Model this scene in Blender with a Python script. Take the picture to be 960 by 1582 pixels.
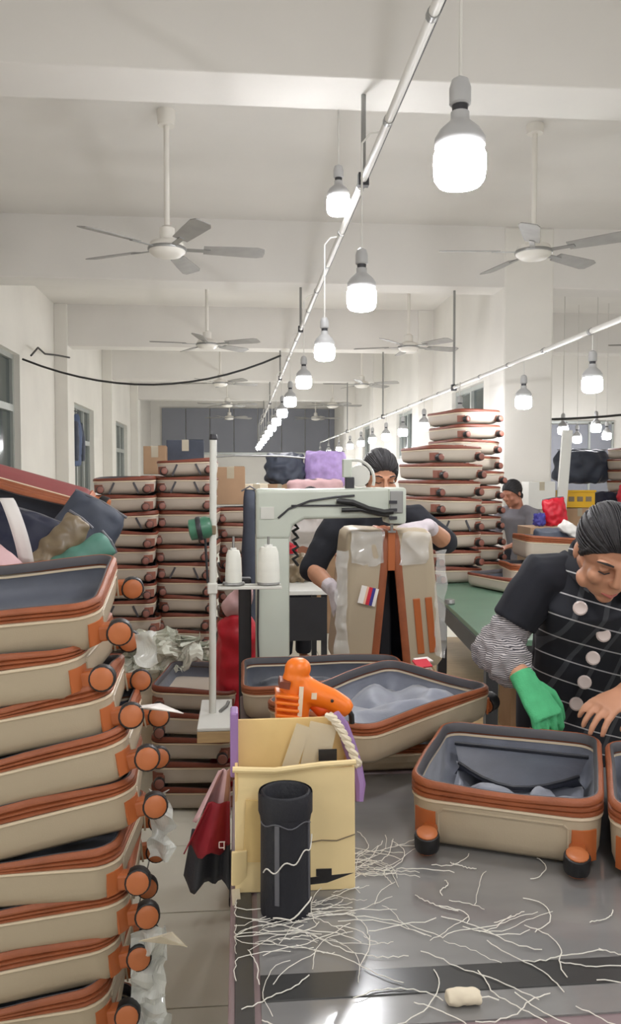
import bpy, bmesh, math, random
from mathutils import Vector, Matrix, Euler
random.seed(7)
R = math.radians
PI = math.pi
for o in list(bpy.data.objects): bpy.data.objects.remove(o)
scene = bpy.context.scene
COL = scene.collection

# ------------------------------------------------------------------ camera, world, exposure
cam_d = bpy.data.cameras.new('camera'); cam = bpy.data.objects.new('camera', cam_d); COL.objects.link(cam)
cam.location = (0, 0, 1.6)
cam.rotation_euler = (R(90 - 2.57), 0, R(-5.03))
cam_d.sensor_fit = 'HORIZONTAL'; cam_d.sensor_width = 36.0
cam_d.lens = 36.0 * 1250 / 960
cam_d.clip_start = 0.05; cam_d.clip_end = 200
scene.camera = cam
w = bpy.data.worlds.new('world'); scene.world = w; w.use_nodes = True
w.node_tree.nodes['Background'].inputs[0].default_value = (0.75, 0.85, 1.0, 1)
w.node_tree.nodes['Background'].inputs[1].default_value = 0.6
vs = scene.view_settings
vs.view_transform = 'Standard'; vs.look = 'None'; vs.gamma = 1.0; vs.use_curve_mapping = False
vs.exposure = 0.97
BULB_STRENGTH = 68.0

# ------------------------------------------------------------------ materials
def lin(c):
    c = c / 255.0
    return c / 12.92 if c <= 0.04045 else ((c + 0.055) / 1.055) ** 2.4
MATS = {}
def mat(name, rgb, rough=0.5, metal=0.0, var=0.12, vscale=6.0, bump=0.0, bscale=80.0, coat=0.0, alpha=1.0, trans=0.0, stretch=(1, 1, 1), sheen=0.0):
    m = bpy.data.materials.new(name); m.use_nodes = True
    nt = m.node_tree; b = nt.nodes['Principled BSDF']
    c = [lin(v) for v in rgb]
    tc = nt.nodes.new('ShaderNodeTexCoord')
    mp = nt.nodes.new('ShaderNodeMapping'); mp.inputs['Scale'].default_value = stretch
    nt.links.new(tc.outputs['Object'], mp.inputs['Vector'])
    n = nt.nodes.new('ShaderNodeTexNoise'); n.inputs['Scale'].default_value = vscale; n.inputs['Detail'].default_value = 5
    nt.links.new(mp.outputs['Vector'], n.inputs['Vector'])
    r = nt.nodes.new('ShaderNodeValToRGB')
    r.color_ramp.elements[0].position = 0.3; r.color_ramp.elements[1].position = 0.7
    r.color_ramp.elements[0].color = [v * (1 - var) for v in c] + [1]
    r.color_ramp.elements[1].color = [min(1, v * (1 + var)) for v in c] + [1]
    nt.links.new(n.outputs['Fac'], r.inputs['Fac']); nt.links.new(r.outputs['Color'], b.inputs['Base Color'])
    b.inputs['Roughness'].default_value = rough; b.inputs['Metallic'].default_value = metal
    b.inputs['Coat Weight'].default_value = coat; b.inputs['Alpha'].default_value = alpha
    b.inputs['Transmission Weight'].default_value = trans
    if sheen: b.inputs['Sheen Weight'].default_value = sheen
    if bump:
        n2 = nt.nodes.new('ShaderNodeTexNoise'); n2.inputs['Scale'].default_value = bscale; n2.inputs['Detail'].default_value = 4
        nt.links.new(mp.outputs['Vector'], n2.inputs['Vector'])
        bp = nt.nodes.new('ShaderNodeBump'); bp.inputs['Strength'].default_value = bump; bp.inputs['Distance'].default_value = 0.004
        nt.links.new(n2.outputs['Fac'], bp.inputs['Height']); nt.links.new(bp.outputs['Normal'], b.inputs['Normal'])
    MATS[name] = m
    return m
def emitter(name, rgb, strength):
    m = bpy.data.materials.new(name); m.use_nodes = True
    b = m.node_tree.nodes['Principled BSDF']
    b.inputs['Base Color'].default_value = (.9, .9, .9, 1)
    b.inputs['Emission Color'].default_value = [lin(v) for v in rgb] + [1]
    b.inputs['Emission Strength'].default_value = strength
    MATS[name] = m
mat('plaster', (224, 221, 214), .85, var=.05, vscale=1.3, bump=.15, bscale=30)
mat('ceiling_paint', (222, 219, 214), .9, var=.05, vscale=.9, bump=.1, bscale=25)
mat('floor_tile', (226, 223, 208), .28, var=.06, vscale=3)
mat('grout', (70, 66, 60), .9)
mat('cream', (180, 165, 141), .42, var=.04, vscale=3, bump=.08, bscale=300)
mat('hub_far', (126, 78, 66), .5)
mat('guard_far', (134, 82, 66), .5)
mat('cream_trim', (222, 205, 178), .4, var=.03)
mat('cream_far', (188, 176, 162), .45, var=.05, vscale=3)
mat('leather', (150, 83, 50), .5, var=.14, vscale=14, bump=.25, bscale=220)
mat('leather_dark', (120, 58, 38), .5, var=.14, vscale=14, bump=.25, bscale=220)
mat('orange_plastic', (178, 98, 52), .42, var=.06)
mat('hub_orange', (186, 108, 62), .4, var=.05)
mat('zip', (78, 76, 80), .6, var=.1)
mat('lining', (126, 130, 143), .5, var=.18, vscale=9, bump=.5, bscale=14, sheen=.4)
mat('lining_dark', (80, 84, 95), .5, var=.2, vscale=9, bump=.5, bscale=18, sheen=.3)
mat('pocket_net', (70, 73, 84), .55, var=.15, vscale=12, bump=.4, bscale=30)
mat('mesh_pocket', (34, 36, 44), .5, var=.15)
mat('rubber', (26, 25, 27), .45, var=.1)
mat('white_metal', (214, 214, 206), .35, var=.03)
mat('grey_metal', (150, 150, 148), .35, metal=.6, var=.05)
mat('dark_metal', (62, 62, 66), .4, metal=.5, var=.08)
mat('machine_paint', (196, 202, 190), .35, var=.03, vscale=4)
mat('black_cable', (36, 36, 36), .5)
mat('fan_blade', (150, 148, 144), .5, var=.1, vscale=10)
mat('fan_white', (226, 222, 214), .4, var=.03)
mat('bulb_body', (176, 176, 176), .35, var=.03)
emitter('bulb_glow', (252, 252, 255), BULB_STRENGTH)
mat('conduit', (214, 212, 206), .4, var=.03)
mat('glass_dark', (66, 76, 74), .12, var=.1, vscale=1)
mat('alu_frame', (176, 180, 176), .4, metal=.3, var=.04)
mat('shutter', (132, 134, 142), .6, var=.06, vscale=1)
mat('laminate', (136, 118, 120), .3, var=.08, vscale=5)
mat('table_sheet', (128, 127, 126), .16, var=.1, vscale=4, stretch=(1, 3, 1), coat=.7)
mat('table_band', (62, 62, 62), .22, var=.1, vscale=5)
mat('table_leg', (70, 70, 72), .4, metal=.6)
mat('green_top', (92, 124, 104), .3, var=.1, vscale=4)
mat('white_top', (222, 222, 216), .35, var=.03)
mat('plywood', (190, 160, 116), .6, var=.12, vscale=10, stretch=(1, 8, 8))
mat('cardboard', (232, 200, 136), .6, var=.07, vscale=7, bump=.12, bscale=40)
mat('cardboard_light', (238, 214, 160), .5, var=.06, vscale=7)
mat('carton', (170, 138, 108), .75, var=.08, vscale=6)
mat('clear_tape', (226, 214, 188), .12, var=.05, alpha=.55)
mat('purple_tape', (150, 116, 168), .35, var=.1)
mat('black_tape', (34, 32, 34), .4)
mat('black_fabric', (34, 35, 42), .62, var=.15, vscale=12, bump=.2, bscale=200)
mat('grey_strip', (98, 98, 104), .5)
mat('thread', (228, 224, 214), .8, var=.04)
mat('foam', (226, 214, 190), .7, var=.06)
mat('tool_orange', (246, 124, 30), .35, var=.05)
mat('tool_trigger', (226, 84, 26), .35)
mat('tool_print', (240, 222, 196), .4)
mat('cone_thread', (232, 232, 222), .8, var=.03, bump=.3, bscale=300, stretch=(.1, .1, 6))
mat('green_motor', (66, 116, 92), .35, var=.1)
mat('red_fabric', (196, 22, 44), .5, var=.15, vscale=10, bump=.4, bscale=20)
mat('crimson', (134, 18, 34), .7, var=.12, vscale=10)
mat('pink_fabric', (206, 168, 170), .7, var=.1, vscale=8)
mat('maroon', (142, 74, 74), .45, var=.15, vscale=6)
mat('navy', (24, 28, 52), .6, var=.2, vscale=8, bump=.3, bscale=25)
mat('slate', (62, 68, 82), .6, var=.2, vscale=8, bump=.3, bscale=20)
mat('teal', (84, 132, 118), .5, var=.15, vscale=8, bump=.3, bscale=25)
mat('khaki', (130, 114, 90), .35, var=.2, vscale=8)
mat('white_cloth', (226, 222, 218), .7, var=.05, vscale=8, bump=.3, bscale=25)
mat('plastic_bag', (212, 214, 200), .25, var=.1, vscale=9, bump=.5, bscale=16)
mat('film', (235, 235, 232), .1, var=.03, alpha=.26)
mat('milky_film', (226, 228, 222), .15, var=.05, alpha=.6)
mat('lavender', (176, 150, 206), .6, var=.18, vscale=14)
mat('yellow', (226, 176, 30), .45, var=.08)
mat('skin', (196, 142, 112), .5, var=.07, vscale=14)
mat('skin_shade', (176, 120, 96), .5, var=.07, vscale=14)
mat('lips', (168, 92, 82), .4)
mat('hair', (34, 31, 34), .5, var=.3, vscale=40, bump=.35, bscale=160, stretch=(1, .15, 1))
mat('black_cotton', (27, 29, 38), .85, var=.15, vscale=10, bump=.25, bscale=30)
mat('green_glove', (78, 176, 120), .8, var=.1, vscale=30, bump=.4, bscale=260)
mat('white_glove', (208, 198, 204), .8, var=.08, vscale=30, bump=.4, bscale=260)
mat('grey_cotton', (118, 116, 122), .85, var=.1, vscale=10, bump=.2, bscale=30)
mat('trouser', (30, 31, 40), .85, var=.1)
mat('button', (212, 196, 190), .3, var=.04)
mat('denim', (78, 92, 122), .8, var=.15)
mat('label_white', (236, 230, 224), .5); mat('label_red', (206, 40, 60), .5); mat('label_blue', (60, 58, 140), .5); mat('label_peach', (240, 190, 160), .5)
mat('white_print', (222, 206, 206), .6)
# windowpane check cloth and fine striped cloth
def check_cloth():
    m = bpy.data.materials.new('check_cloth'); m.use_nodes = True; nt = m.node_tree; b = nt.nodes['Principled BSDF']
    tc = nt.nodes.new('ShaderNodeTexCoord'); sp = nt.nodes.new('ShaderNodeSeparateXYZ')
    mp = nt.nodes.new('ShaderNodeMapping'); mp.inputs['Rotation'].default_value = (0, R(-16), 0)
    nt.links.new(tc.outputs['Object'], mp.inputs['Vector']); nt.links.new(mp.outputs['Vector'], sp.inputs['Vector'])
    def line(axis, period, width):
        d = nt.nodes.new('ShaderNodeMath'); d.operation = 'DIVIDE'; d.inputs[1].default_value = period
        nt.links.new(sp.outputs[axis], d.inputs[0])
        f = nt.nodes.new('ShaderNodeMath'); f.operation = 'FRACT'; nt.links.new(d.outputs[0], f.inputs[0])
        l = nt.nodes.new('ShaderNodeMath'); l.operation = 'LESS_THAN'; l.inputs[1].default_value = width
        nt.links.new(f.outputs[0], l.inputs[0]); return l
    h = line('Z', .062, .06); v = line('X', .07, .2)
    m1 = nt.nodes.new('ShaderNodeMix'); m1.data_type = 'RGBA'
    m1.inputs['A'].default_value = (lin(34), lin(36), lin(44), 1); m1.inputs['B'].default_value = (lin(72), lin(74), lin(80), 1)
    nt.links.new(v.outputs[0], m1.inputs['Factor'])
    m2 = nt.nodes.new('ShaderNodeMix'); m2.data_type = 'RGBA'; m2.inputs['B'].default_value = (lin(196), lin(194), lin(196), 1)
    nt.links.new(h.outputs[0], m2.inputs['Factor']); nt.links.new(m1.outputs['Result'], m2.inputs['A'])
    nt.links.new(m2.outputs['Result'], b.inputs['Base Color']); b.inputs['Roughness'].default_value = .85
    MATS['check_cloth'] = m
check_cloth()
def stripe_cloth():
    m = bpy.data.materials.new('stripe_cloth'); m.use_nodes = True; nt = m.node_tree; b = nt.nodes['Principled BSDF']
    tc = nt.nodes.new('ShaderNodeTexCoord'); wv = nt.nodes.new('ShaderNodeTexWave'); wv.bands_direction = 'Z'
    wv.inputs['Scale'].default_value = 62; wv.inputs['Distortion'].default_value = 3.5; wv.inputs['Detail'].default_value = 2; wv.inputs['Detail Scale'].default_value = .6
    nt.links.new(tc.outputs['Object'], wv.inputs['Vector'])
    r = nt.nodes.new('ShaderNodeValToRGB'); r.color_ramp.elements[0].position = .3; r.color_ramp.elements[1].position = .7
    r.color_ramp.elements[0].color = (lin(72), lin(70), lin(76), 1); r.color_ramp.elements[1].color = (lin(190), lin(184), lin(184), 1)
    nt.links.new(wv.outputs['Fac'], r.inputs['Fac']); nt.links.new(r.outputs['Color'], b.inputs['Base Color']); b.inputs['Roughness'].default_value = .75
    MATS['stripe_cloth'] = m
stripe_cloth()

# ------------------------------------------------------------------ mesh helpers
TMP = bpy.data.scenes.new('workshop')
def frame(d, ref=None):
    d = d.normalized()
    ref = ref or (Vector((0, 0, 1)) if abs(d.z) < .9 else Vector((1, 0, 0)))
    u = (ref - d * ref.dot(d))
    if u.length < 1e-5: u = d.orthogonal()
    u.normalize(); return u, d.cross(u)
class MB:
    def __init__(s): s.v = []; s.f = []
    def add(s, vs_, fs):
        n = len(s.v); s.v += [tuple(p) for p in vs_]; s.f += [tuple(i + n for i in f) for f in fs]; return s
    def box(s, c, size, rot=None, bevel=0):
        bm = bmesh.new(); bmesh.ops.create_cube(bm, size=1)
        for v in bm.verts: v.co = Vector((v.co.x * size[0], v.co.y * size[1], v.co.z * size[2]))
        if bevel: bmesh.ops.bevel(bm, geom=list(bm.edges), offset=bevel, segments=2, affect='EDGES', profile=.5)
        M = Euler(rot).to_matrix() if rot else Matrix.Identity(3)
        bm.verts.index_update()
        s.add([M @ v.co + Vector(c) for v in bm.verts], [[v.index for v in f.verts] for f in bm.faces]); bm.free(); return s
    def rings(s, rs, cap0=True, cap1=True, closed=False):
        n = len(rs[0]); vs_ = [p for r in rs for p in r]; fs = []
        for i in range(len(rs) - (0 if closed else 1)):
            a = i * n; b = ((i + 1) % len(rs)) * n
            for k in range(n):
                k2 = (k + 1) % n; fs.append((a + k, a + k2, b + k2, b + k))
        if cap0: fs.append(tuple(range(n - 1, -1, -1)))
        if cap1: fs.append(tuple(range((len(rs) - 1) * n, len(rs) * n)))
        return s.add(vs_, fs)
    def tube(s, pts, rad, seg=8, ref=None, cap=True):
        pts = [Vector(p) for p in pts]
        if not isinstance(rad, (list, tuple)): rad = [rad] * len(pts)
        rs = []; u = None
        for i, p in enumerate(pts):
            d = (pts[min(i + 1, len(pts) - 1)] - pts[max(i - 1, 0)])
            if d.length < 1e-9: d = Vector((0, 0, 1))
            if ref is not None: u, v = frame(d, Vector(ref))
            else: u, v = frame(d, u)
            r = rad[i]; rx, ry = r if isinstance(r, (list, tuple)) else (r, r)
            rs.append([p + u * rx * math.cos(2 * PI * k / seg) + v * ry * math.sin(2 * PI * k / seg) for k in range(seg)])
        return s.rings(rs, cap, cap)
    def lathe(s, prof, seg=16, c=(0, 0, 0), M=None, cap0=True, cap1=True):
        M = M or Matrix.Identity(3); c = Vector(c)
        rs = [[c + M @ Vector((r * math.cos(2 * PI * k / seg), r * math.sin(2 * PI * k / seg), z)) for k in range(seg)] for r, z in prof]
        return s.rings(rs, cap0, cap1)
    def ball(s, c, r, seg=14, M=None):
        if not isinstance(r, (tuple, list)): r = (r, r, r)
        M = M or Matrix.Identity(3); c = Vector(c); n = seg // 2
        rs = []
        for i in range(1, n):
            a = PI * i / n
            rs.append([c + M @ Vector((r[0] * math.sin(a) * math.cos(2 * PI * k / seg), r[1] * math.sin(a) * math.sin(2 * PI * k / seg), -r[2] * math.cos(a))) for k in range(seg)])
        return s.rings(rs)
    def prism(s, poly, axis_vec, c=(0, 0, 0)):
        c = Vector(c); a = Vector(axis_vec)
        return s.rings([[Vector(p) + c for p in poly], [Vector(p) + c + a for p in poly]])
    def xf(s, M):
        s.v = [tuple(M @ Vector(p)) for p in s.v]; return s
    def mesh(s, name, m, smooth=False, angle=40):
        me = bpy.data.meshes.new(name); me.from_pydata(s.v, [], s.f)
        bm = bmesh.new(); bm.from_mesh(me); bmesh.ops.recalc_face_normals(bm, faces=bm.faces)
        if smooth:
            for f in bm.faces: f.smooth = True
            for e in bm.edges:
                if len(e.link_faces) == 2 and e.calc_face_angle(0) > R(angle): e.smooth = False
        bm.to_mesh(me); bm.free(); me.materials.append(MATS[m]); return me
    def build(s, name, m, parent=None, smooth=False, angle=40):
        o = bpy.data.objects.new(name, s.mesh(name, m, smooth, angle)); COL.objects.link(o); o.parent = parent; return o
    def blob(s, name, m, parent=None, voxel=.006, smooth_it=4, noise=0, nscale=.1):
        """one continuous surface around everything collected"""
        o = bpy.data.objects.new(name, s.mesh(name, m)); TMP.collection.objects.link(o)
        md = o.modifiers.new('r', 'REMESH'); md.mode = 'VOXEL'; md.voxel_size = voxel; md.use_smooth_shade = True
        sm = o.modifiers.new('s', 'SMOOTH'); sm.factor = .5; sm.iterations = smooth_it
        with bpy.context.temp_override(scene=TMP, view_layer=TMP.view_layers[0]):
            dg = bpy.context.evaluated_depsgraph_get(); dg.update()
            me = bpy.data.meshes.new_from_object(o.evaluated_get(dg))
        TMP.collection.objects.unlink(o); COL.objects.link(o)
        old = o.data; o.modifiers.clear(); o.data = me; bpy.data.meshes.remove(old)
        if noise:
            from mathutils import noise as nz
            cos = [v.co.copy() for v in me.vertices]; nos = [Vector(n.vector) for n in me.vertex_normals]; flat = []
            for c_, n_ in zip(cos, nos): flat.extend(c_ + n_ * (noise * nz.noise(c_ / nscale)))
            me.vertices.foreach_set('co', flat); me.update()
        for p in me.polygons: p.use_smooth = True
        if not me.materials: me.materials.append(MATS[m])
        o.parent = parent; return o
def tag(o, label=None, cat=None, group=None, kind=None):
    if label: o['label'] = label
    if cat: o['category'] = cat
    if group: o['group'] = group
    if kind: o['kind'] = kind
    return o
def thing(name, label, cat, loc=(0, 0, 0), rot=(0, 0, 0), group=None):
    o = bpy.data.objects.new(name, None); COL.objects.link(o); o.empty_display_size = .05
    o.location = loc; o.rotation_euler = rot; return tag(o, label, cat, group)
def copy_tree(o, parent=None):
    c = o.copy(); COL.objects.link(c); c.parent = parent
    for ch in o.children: copy_tree(ch, c)
    return c
def struct(o): o['kind'] = 'structure'; return o
ORD = ['topmost', 'second', 'third', 'fourth', 'fifth', 'sixth', 'seventh', 'eighth', 'ninth', 'tenth', 'eleventh', 'twelfth', 'thirteenth', 'fourteenth', 'fifteenth', 'sixteenth']

# ------------------------------------------------------------------ the hall
XL, XR, Y0, Y1, ZC, ZB = -2.57, 6.6, -4.0, 24.0, 4.0, 3.42
floor = struct(MB().box(((XL + XR) / 2, (Y0 + Y1) / 2, -.056), (XR - XL + .4, Y1 - Y0 + .4, .1)).build('floor', 'grout'))
tile_me = MB().box((0, 0, -.004), (.535, .535, .008), bevel=.0015).mesh('tile', 'floor_tile')
for i in range(-4, 9):
    for j in range(1, 15):
        t = bpy.data.objects.new('tile', tile_me); COL.objects.link(t); t.parent = floor
        t.location = (-.38 + .54 * i + .27, 1.31 + .54 * (j - 1) + .27 - .0, 0)
mbf = MB()
mbf.box(((XL + XR) / 2, (Y0 + 1.3) / 2, -.004), (XR - XL, 1.3 - Y0, .008)); mbf.box(((XL + XR) / 2, (8.87 + Y1) / 2, -.004), (XR - XL, Y1 - 8.87, .008))
mbf.box(((4.5 + XR) / 2, 5.09, -.004), (XR - 4.5, 7.54, .008))
o = mbf.build('tile_field', 'floor_tile', floor); o['kind'] = 'stuff'
ceiling = struct(MB().box(((XL + XR) / 2, (Y0 + Y1) / 2, ZC + .1), (XR - XL + .4, Y1 - Y0 + .4, .2)).build('ceiling', 'ceiling_paint'))
for y in (-.21, 3.76, 7.73, 11.7, 15.67, 19.64):
    MB().box(((XL + XR) / 2, y + .165, (ZB + ZC) / 2 + .005), (XR - XL, .33, ZC - ZB + .01), bevel=.006).build('beam', 'ceiling_paint', ceiling)
# left wall with window openings
LW = [(7.9, 9.85, 1.05, 3.02), (13.0, 14.7, .9, 2.75), (17.3, 19.0, .9, 2.75)]
def wall_along_y(name, x, th, y0, y1, z1, holes):
    mb = MB(); ys = y0
    for (a, b, za, zb) in holes:
        mb.box((x, (ys + a) / 2, z1 / 2), (th, a - ys, z1)); mb.box((x, (a + b) / 2, za / 2), (th, b - a, za)); mb.box((x, (a + b) / 2, (zb + z1) / 2), (th, b - a, z1 - zb)); ys = b
    mb.box((x, (ys + y1) / 2, z1 / 2), (th, y1 - ys, z1))
    return struct(mb.build(name, 'plaster'))
wl = wall_along_y('wall_left', XL - .12, .24, Y0, Y1, ZC, LW)
for y in (7.2, 11.7, 15.67, 19.64):
    MB().box((XL + .09, y + .17, ZC / 2), (.18, .42, ZC), bevel=.008).build('pier', 'plaster', wl)
for n, (a, b, za, zb) in enumerate(LW):
    wr = bpy.data.objects.new('window_%d' % (n + 1), None); COL.objects.link(wr); wr['kind'] = 'structure'; wr.location = (XL - .1, (a + b) / 2, za)
    W, H = b - a, zb - za; mb = MB()
    for yy in (-W / 2 + .03, W / 2 - .03): mb.box((0, yy, H / 2), (.06, .06, H))
    for zz in (.03, H - .03): mb.box((0, 0, zz), (.06, W - .12, .06))
    mb.build('window_frame', 'alu_frame', wr)
    MB().box((.005, 0, H * .68), (.07, W - .12, .08)).build('transom', 'alu_frame', wr)
    nm = 3
    for k in range(1, nm): MB().box((0, -W / 2 + W * k / nm, H / 2), (.055, .05, H - .12)).build('mullion', 'alu_frame', wr)
    for k in range(nm):
        for (z0, z1) in ((.06, H * .68 - .04), (H * .68 + .04, H - .06)):
            MB().box((-.01, -W / 2 + W * (k + .5) / nm, (z0 + z1) / 2), (.008, W / nm - .055, z1 - z0)).build('pane', 'glass_dark', wr)
    MB().box((.14, 0, -.03), (.2, W + .1, .05), bevel=.006).build('window_sill', 'plaster', wr)
# far wall, right side, back wall
wf = struct(MB().box(((XL + 3) / 2, Y1 + .1, ZC / 2), (3 - XL + .4, .2, ZC)).build('wall_far', 'plaster'))
sh = bpy.data.objects.new('window_4', None); COL.objects.link(sh); sh['kind'] = 'structure'; sh.location = (.55, Y1 - .02, 2.28)
for k in range(8): MB().box((-2.45 + .7 * k, -.03, .65), (.68, .05, 1.28), bevel=.006).build('panel', 'shutter', sh)
MB().box((0, -.03, -.03), (5.7, .1, .06)).build('window_sill', 'alu_frame', sh)
wr_holes = [(9.2, 10.6, 1.9, 2.7), (13.0, 14.4, 1.9, 2.7), (17.0, 18.4, 1.9, 2.7)]
wrt = wall_along_y('wall_right_inner', 2.92, .2, 8.15, Y1, ZC, wr_holes)
for n, (a, b, za, zb) in enumerate(wr_holes):
    wr = bpy.data.objects.new('window_%d' % (n + 5), None); COL.objects.link(wr); wr['kind'] = 'structure'; wr.location = (2.9, (a + b) / 2, za)
    W, H = b - a, zb - za; mb = MB()
    for yy in (-W / 2 + .03, 0, W / 2 - .03): mb.box((0, yy, H / 2), (.06, .05, H))
    for zz in (.03, H - .03): mb.box((0, 0, zz), (.055, W, .05))
    mb.build('window_frame', 'alu_frame', wr)
    for k in (-1, 1): MB().box((.01, k * W / 4, H / 2), (.01, W / 2 - .08, H - .1)).build('pane', 'glass_dark', wr)
col = struct(MB().box((2.81, 7.95, ZC / 2), (.5, .46, ZC), bevel=.02).build('wall_column', 'plaster'))
for y in (11.7, 15.67, 19.64): MB().box((2.75, y + .17, ZC / 2), (.3, .42, ZC), bevel=.01).build('pier', 'plaster', wrt)
wa = struct(MB().box(((3.02 + XR) / 2, 12.1, ZC / 2), (XR - 3.02, .2, ZC)).build('wall_annex_back', 'plaster'))
aw = bpy.data.objects.new('window_8', None); COL.objects.link(aw); aw['kind'] = 'structure'; aw.location = (4.95, 11.98, 1.1)
for k in range(4): MB().box((-.55 + .365 * k, -.01, .65), (.345, .02, 1.26)).build('pane', 'shutter', aw)
mb = MB()
for k in range(5): mb.box((-.735 + .367 * k, -.02, .65), (.03, .05, 1.32))
for z in (0, 1.31): mb.box((0, -.02, z), (1.5, .05, .04))
mb.build('window_frame', 'alu_frame', aw)
struct(MB().box((XR + .1, (Y0 + Y1) / 2, ZC / 2), (.2, Y1 - Y0, ZC)).build('wall_right', 'plaster'))
struct(MB().box(((XL + XR) / 2, Y0 - .1, ZC / 2), (XR - XL + .4, .2, ZC)).build('wall_back', 'plaster'))

# ------------------------------------------------------------------ lamps, conduits, fans
def make_bulb(cord, label, group, off=0.0):
    """origin at the diffuser's middle"""
    t = thing('hanging_bulb', label, 'lamp', group=group)
    MB().lathe([(.034, -.044), (.050, -.039), (.059, -.027), (.062, -.008), (.062, .03), (.056, .044)], 20).build('diffuser', 'bulb_glow', t, True, 60)
    MB().lathe([(.055, .044), (.060, .05), (.060, .068), (.048, .088), (.03, .104), (.022, .112), (.022, .13)], 20).build('bulb_body', 'bulb_body', t, True, 60)
    MB().lathe([(.018, .13), (.019, .14), (.019, .148)], 14).build('thread_cap', 'dark_metal', t, True)
    MB().lathe([(.022, .146), (.026, .15), (.026, .185), (.02, .205), (.009, .212)], 14).build('socket', 'bulb_body', t, True)
    MB().tube([(0, 0, .21), (0, 0, .21 + cord - .05), (off * .4, 0, .21 + cord - .01), (off, 0, .21 + cord)], .0045, 6).build('cord', 'conduit', t)
    return t
GB = 'bare bulbs hanging under the middle conduit'
bulb = make_bulb(.48, 'x', GB, .09)
rowA = [1.92, 3.37, 4.84, 6.4, 8.1, 9.6, 11.1, 12.6, 14.1, 15.6, 17.1, 18.6, 20.1, 21.6]
nth = ['largest bare bulb, nearest the camera, on the middle conduit', 'second bulb from the camera on the middle conduit', 'third bulb from the camera on the middle conduit', 'fourth bulb from the camera on the middle conduit', 'fifth bulb from the camera on the middle conduit', 'sixth bulb from the camera on the middle conduit', 'seventh bulb from the camera on the middle conduit']
for i, y in enumerate(rowA):
    b = bulb if i == 0 else copy_tree(bulb)
    b.location = (.525 if i == 0 else .51, y, 2.33); tag(b, nth[i] if i < 7 else 'tiny far bulb merging into the bright streak of the middle row')
for y in (-2.6, -1.1, .45):
    b = copy_tree(bulb); b.location = (.51, y, 2.33); tag(b, 'bare bulb of the middle row behind the viewer')
bulbB = make_bulb(.13, 'x', 'bare bulbs hanging under the right conduit')
rowB = [(2.15, 4.8), (2.15, 6.0), (2.1, 7.6), (2.1, 9.1), (2.1, 10.3), (2.1, 11.5), (2.1, 12.7), (2.1, 13.9), (2.1, 15.3), (2.1, 17), (2.1, 19), (2.1, 21)]
lb = ['bright bulb under the right conduit at the right picture edge', 'bulb in front of the white column', 'bulb behind the tall leaning suitcase stack', 'nearest small bulb left of the leaning suitcase stack', 'second small bulb left of the leaning suitcase stack']
for i, (x, y) in enumerate(rowB):
    b = bulbB if i == 0 else copy_tree(bulbB); b.location = (x, y, 2.15); tag(b, lb[i] if i < 5 else 'tiny far bulb in the right row above the sewing worker')
for y in (-2, 0, 1.7, 3.3):
    b = copy_tree(bulbB); b.location = (2.16, y, 2.15); tag(b, 'bare bulb of the right row outside the picture')
bulbC = make_bulb(1.66, 'left bulb of the annex in front of grey window', 'annex bulbs')
for i, (x, y, z, l) in enumerate([(3.9, 9.5, 2.14, 'left bulb of the annex beside the white column'), (4.31, 9.5, 2.17, 'upper bulb of the annex, second from the column'), (4.72, 11, 2.1, 'lowest bulb of the annex between two others'), (5.15, 11, 2.15, 'annex bulb at the right picture edge')]):
    b = bulbC if i == 0 else copy_tree(bulbC); b.location = (x, y, z); tag(b, l)
for (x, y) in ((5.2, 5.2), (5.2, 2.0), (-1.6, -1.5), (-1.4, 1.0)):  # unseen bulbs added off the conduit rows to help light the hall
    b = copy_tree(bulbC); b.location = (x, y, 2.14); tag(b, 'unseen bare ceiling bulb added for its light')
hb = make_bulb(.72, 'small bulb hung high from the ceiling left of the conduit', None); hb.location = (.52, 4.25, 3.0)
MB().lathe([(.05, .99), (.05, .94), (.02, .92)], 12).build('ceiling_rose', 'dark_metal', hb, True)

def conduit(x, z, y0, y1, hang, label):
    t = thing('conduit', label, 'pipe', (x, y0, z))
    MB().tube([(0, 0, 0), (0, y1 - y0, 0)], .017, 10).build('pipe', 'conduit', t, True)
    y = .25
    while y < y1 - y0:
        MB().tube([(0, y, 0), (0, y + .03, 0)], .021, 10).build('coupling', 'grey_metal', t, True); y += .75
    MB().tube([(.022, 0, .012), (.022, y1 - y0, .012)], .006, 6).build('cable', 'black_cable', t)
    for h in hang:
        MB().tube([(0, h - y0, 0), (0, h - y0, ZB - z)], .012, 8).build('hanger_rod', 'grey_metal', t)
        MB().box((0, h - y0, .0), (.05, .04, .06)).build('clamp', 'dark_metal', t)
conduit(.6, 3.02, -3, 22.5, [3.92, 7.9, 11.87, 15.84, 19.8], 'white cable conduit running down the middle of the hall')
conduit(2.12, 2.47, -3, 21, [3.92, 7.9, 11.87, 15.84], 'thin conduit on the right leading towards the far wall')

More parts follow.
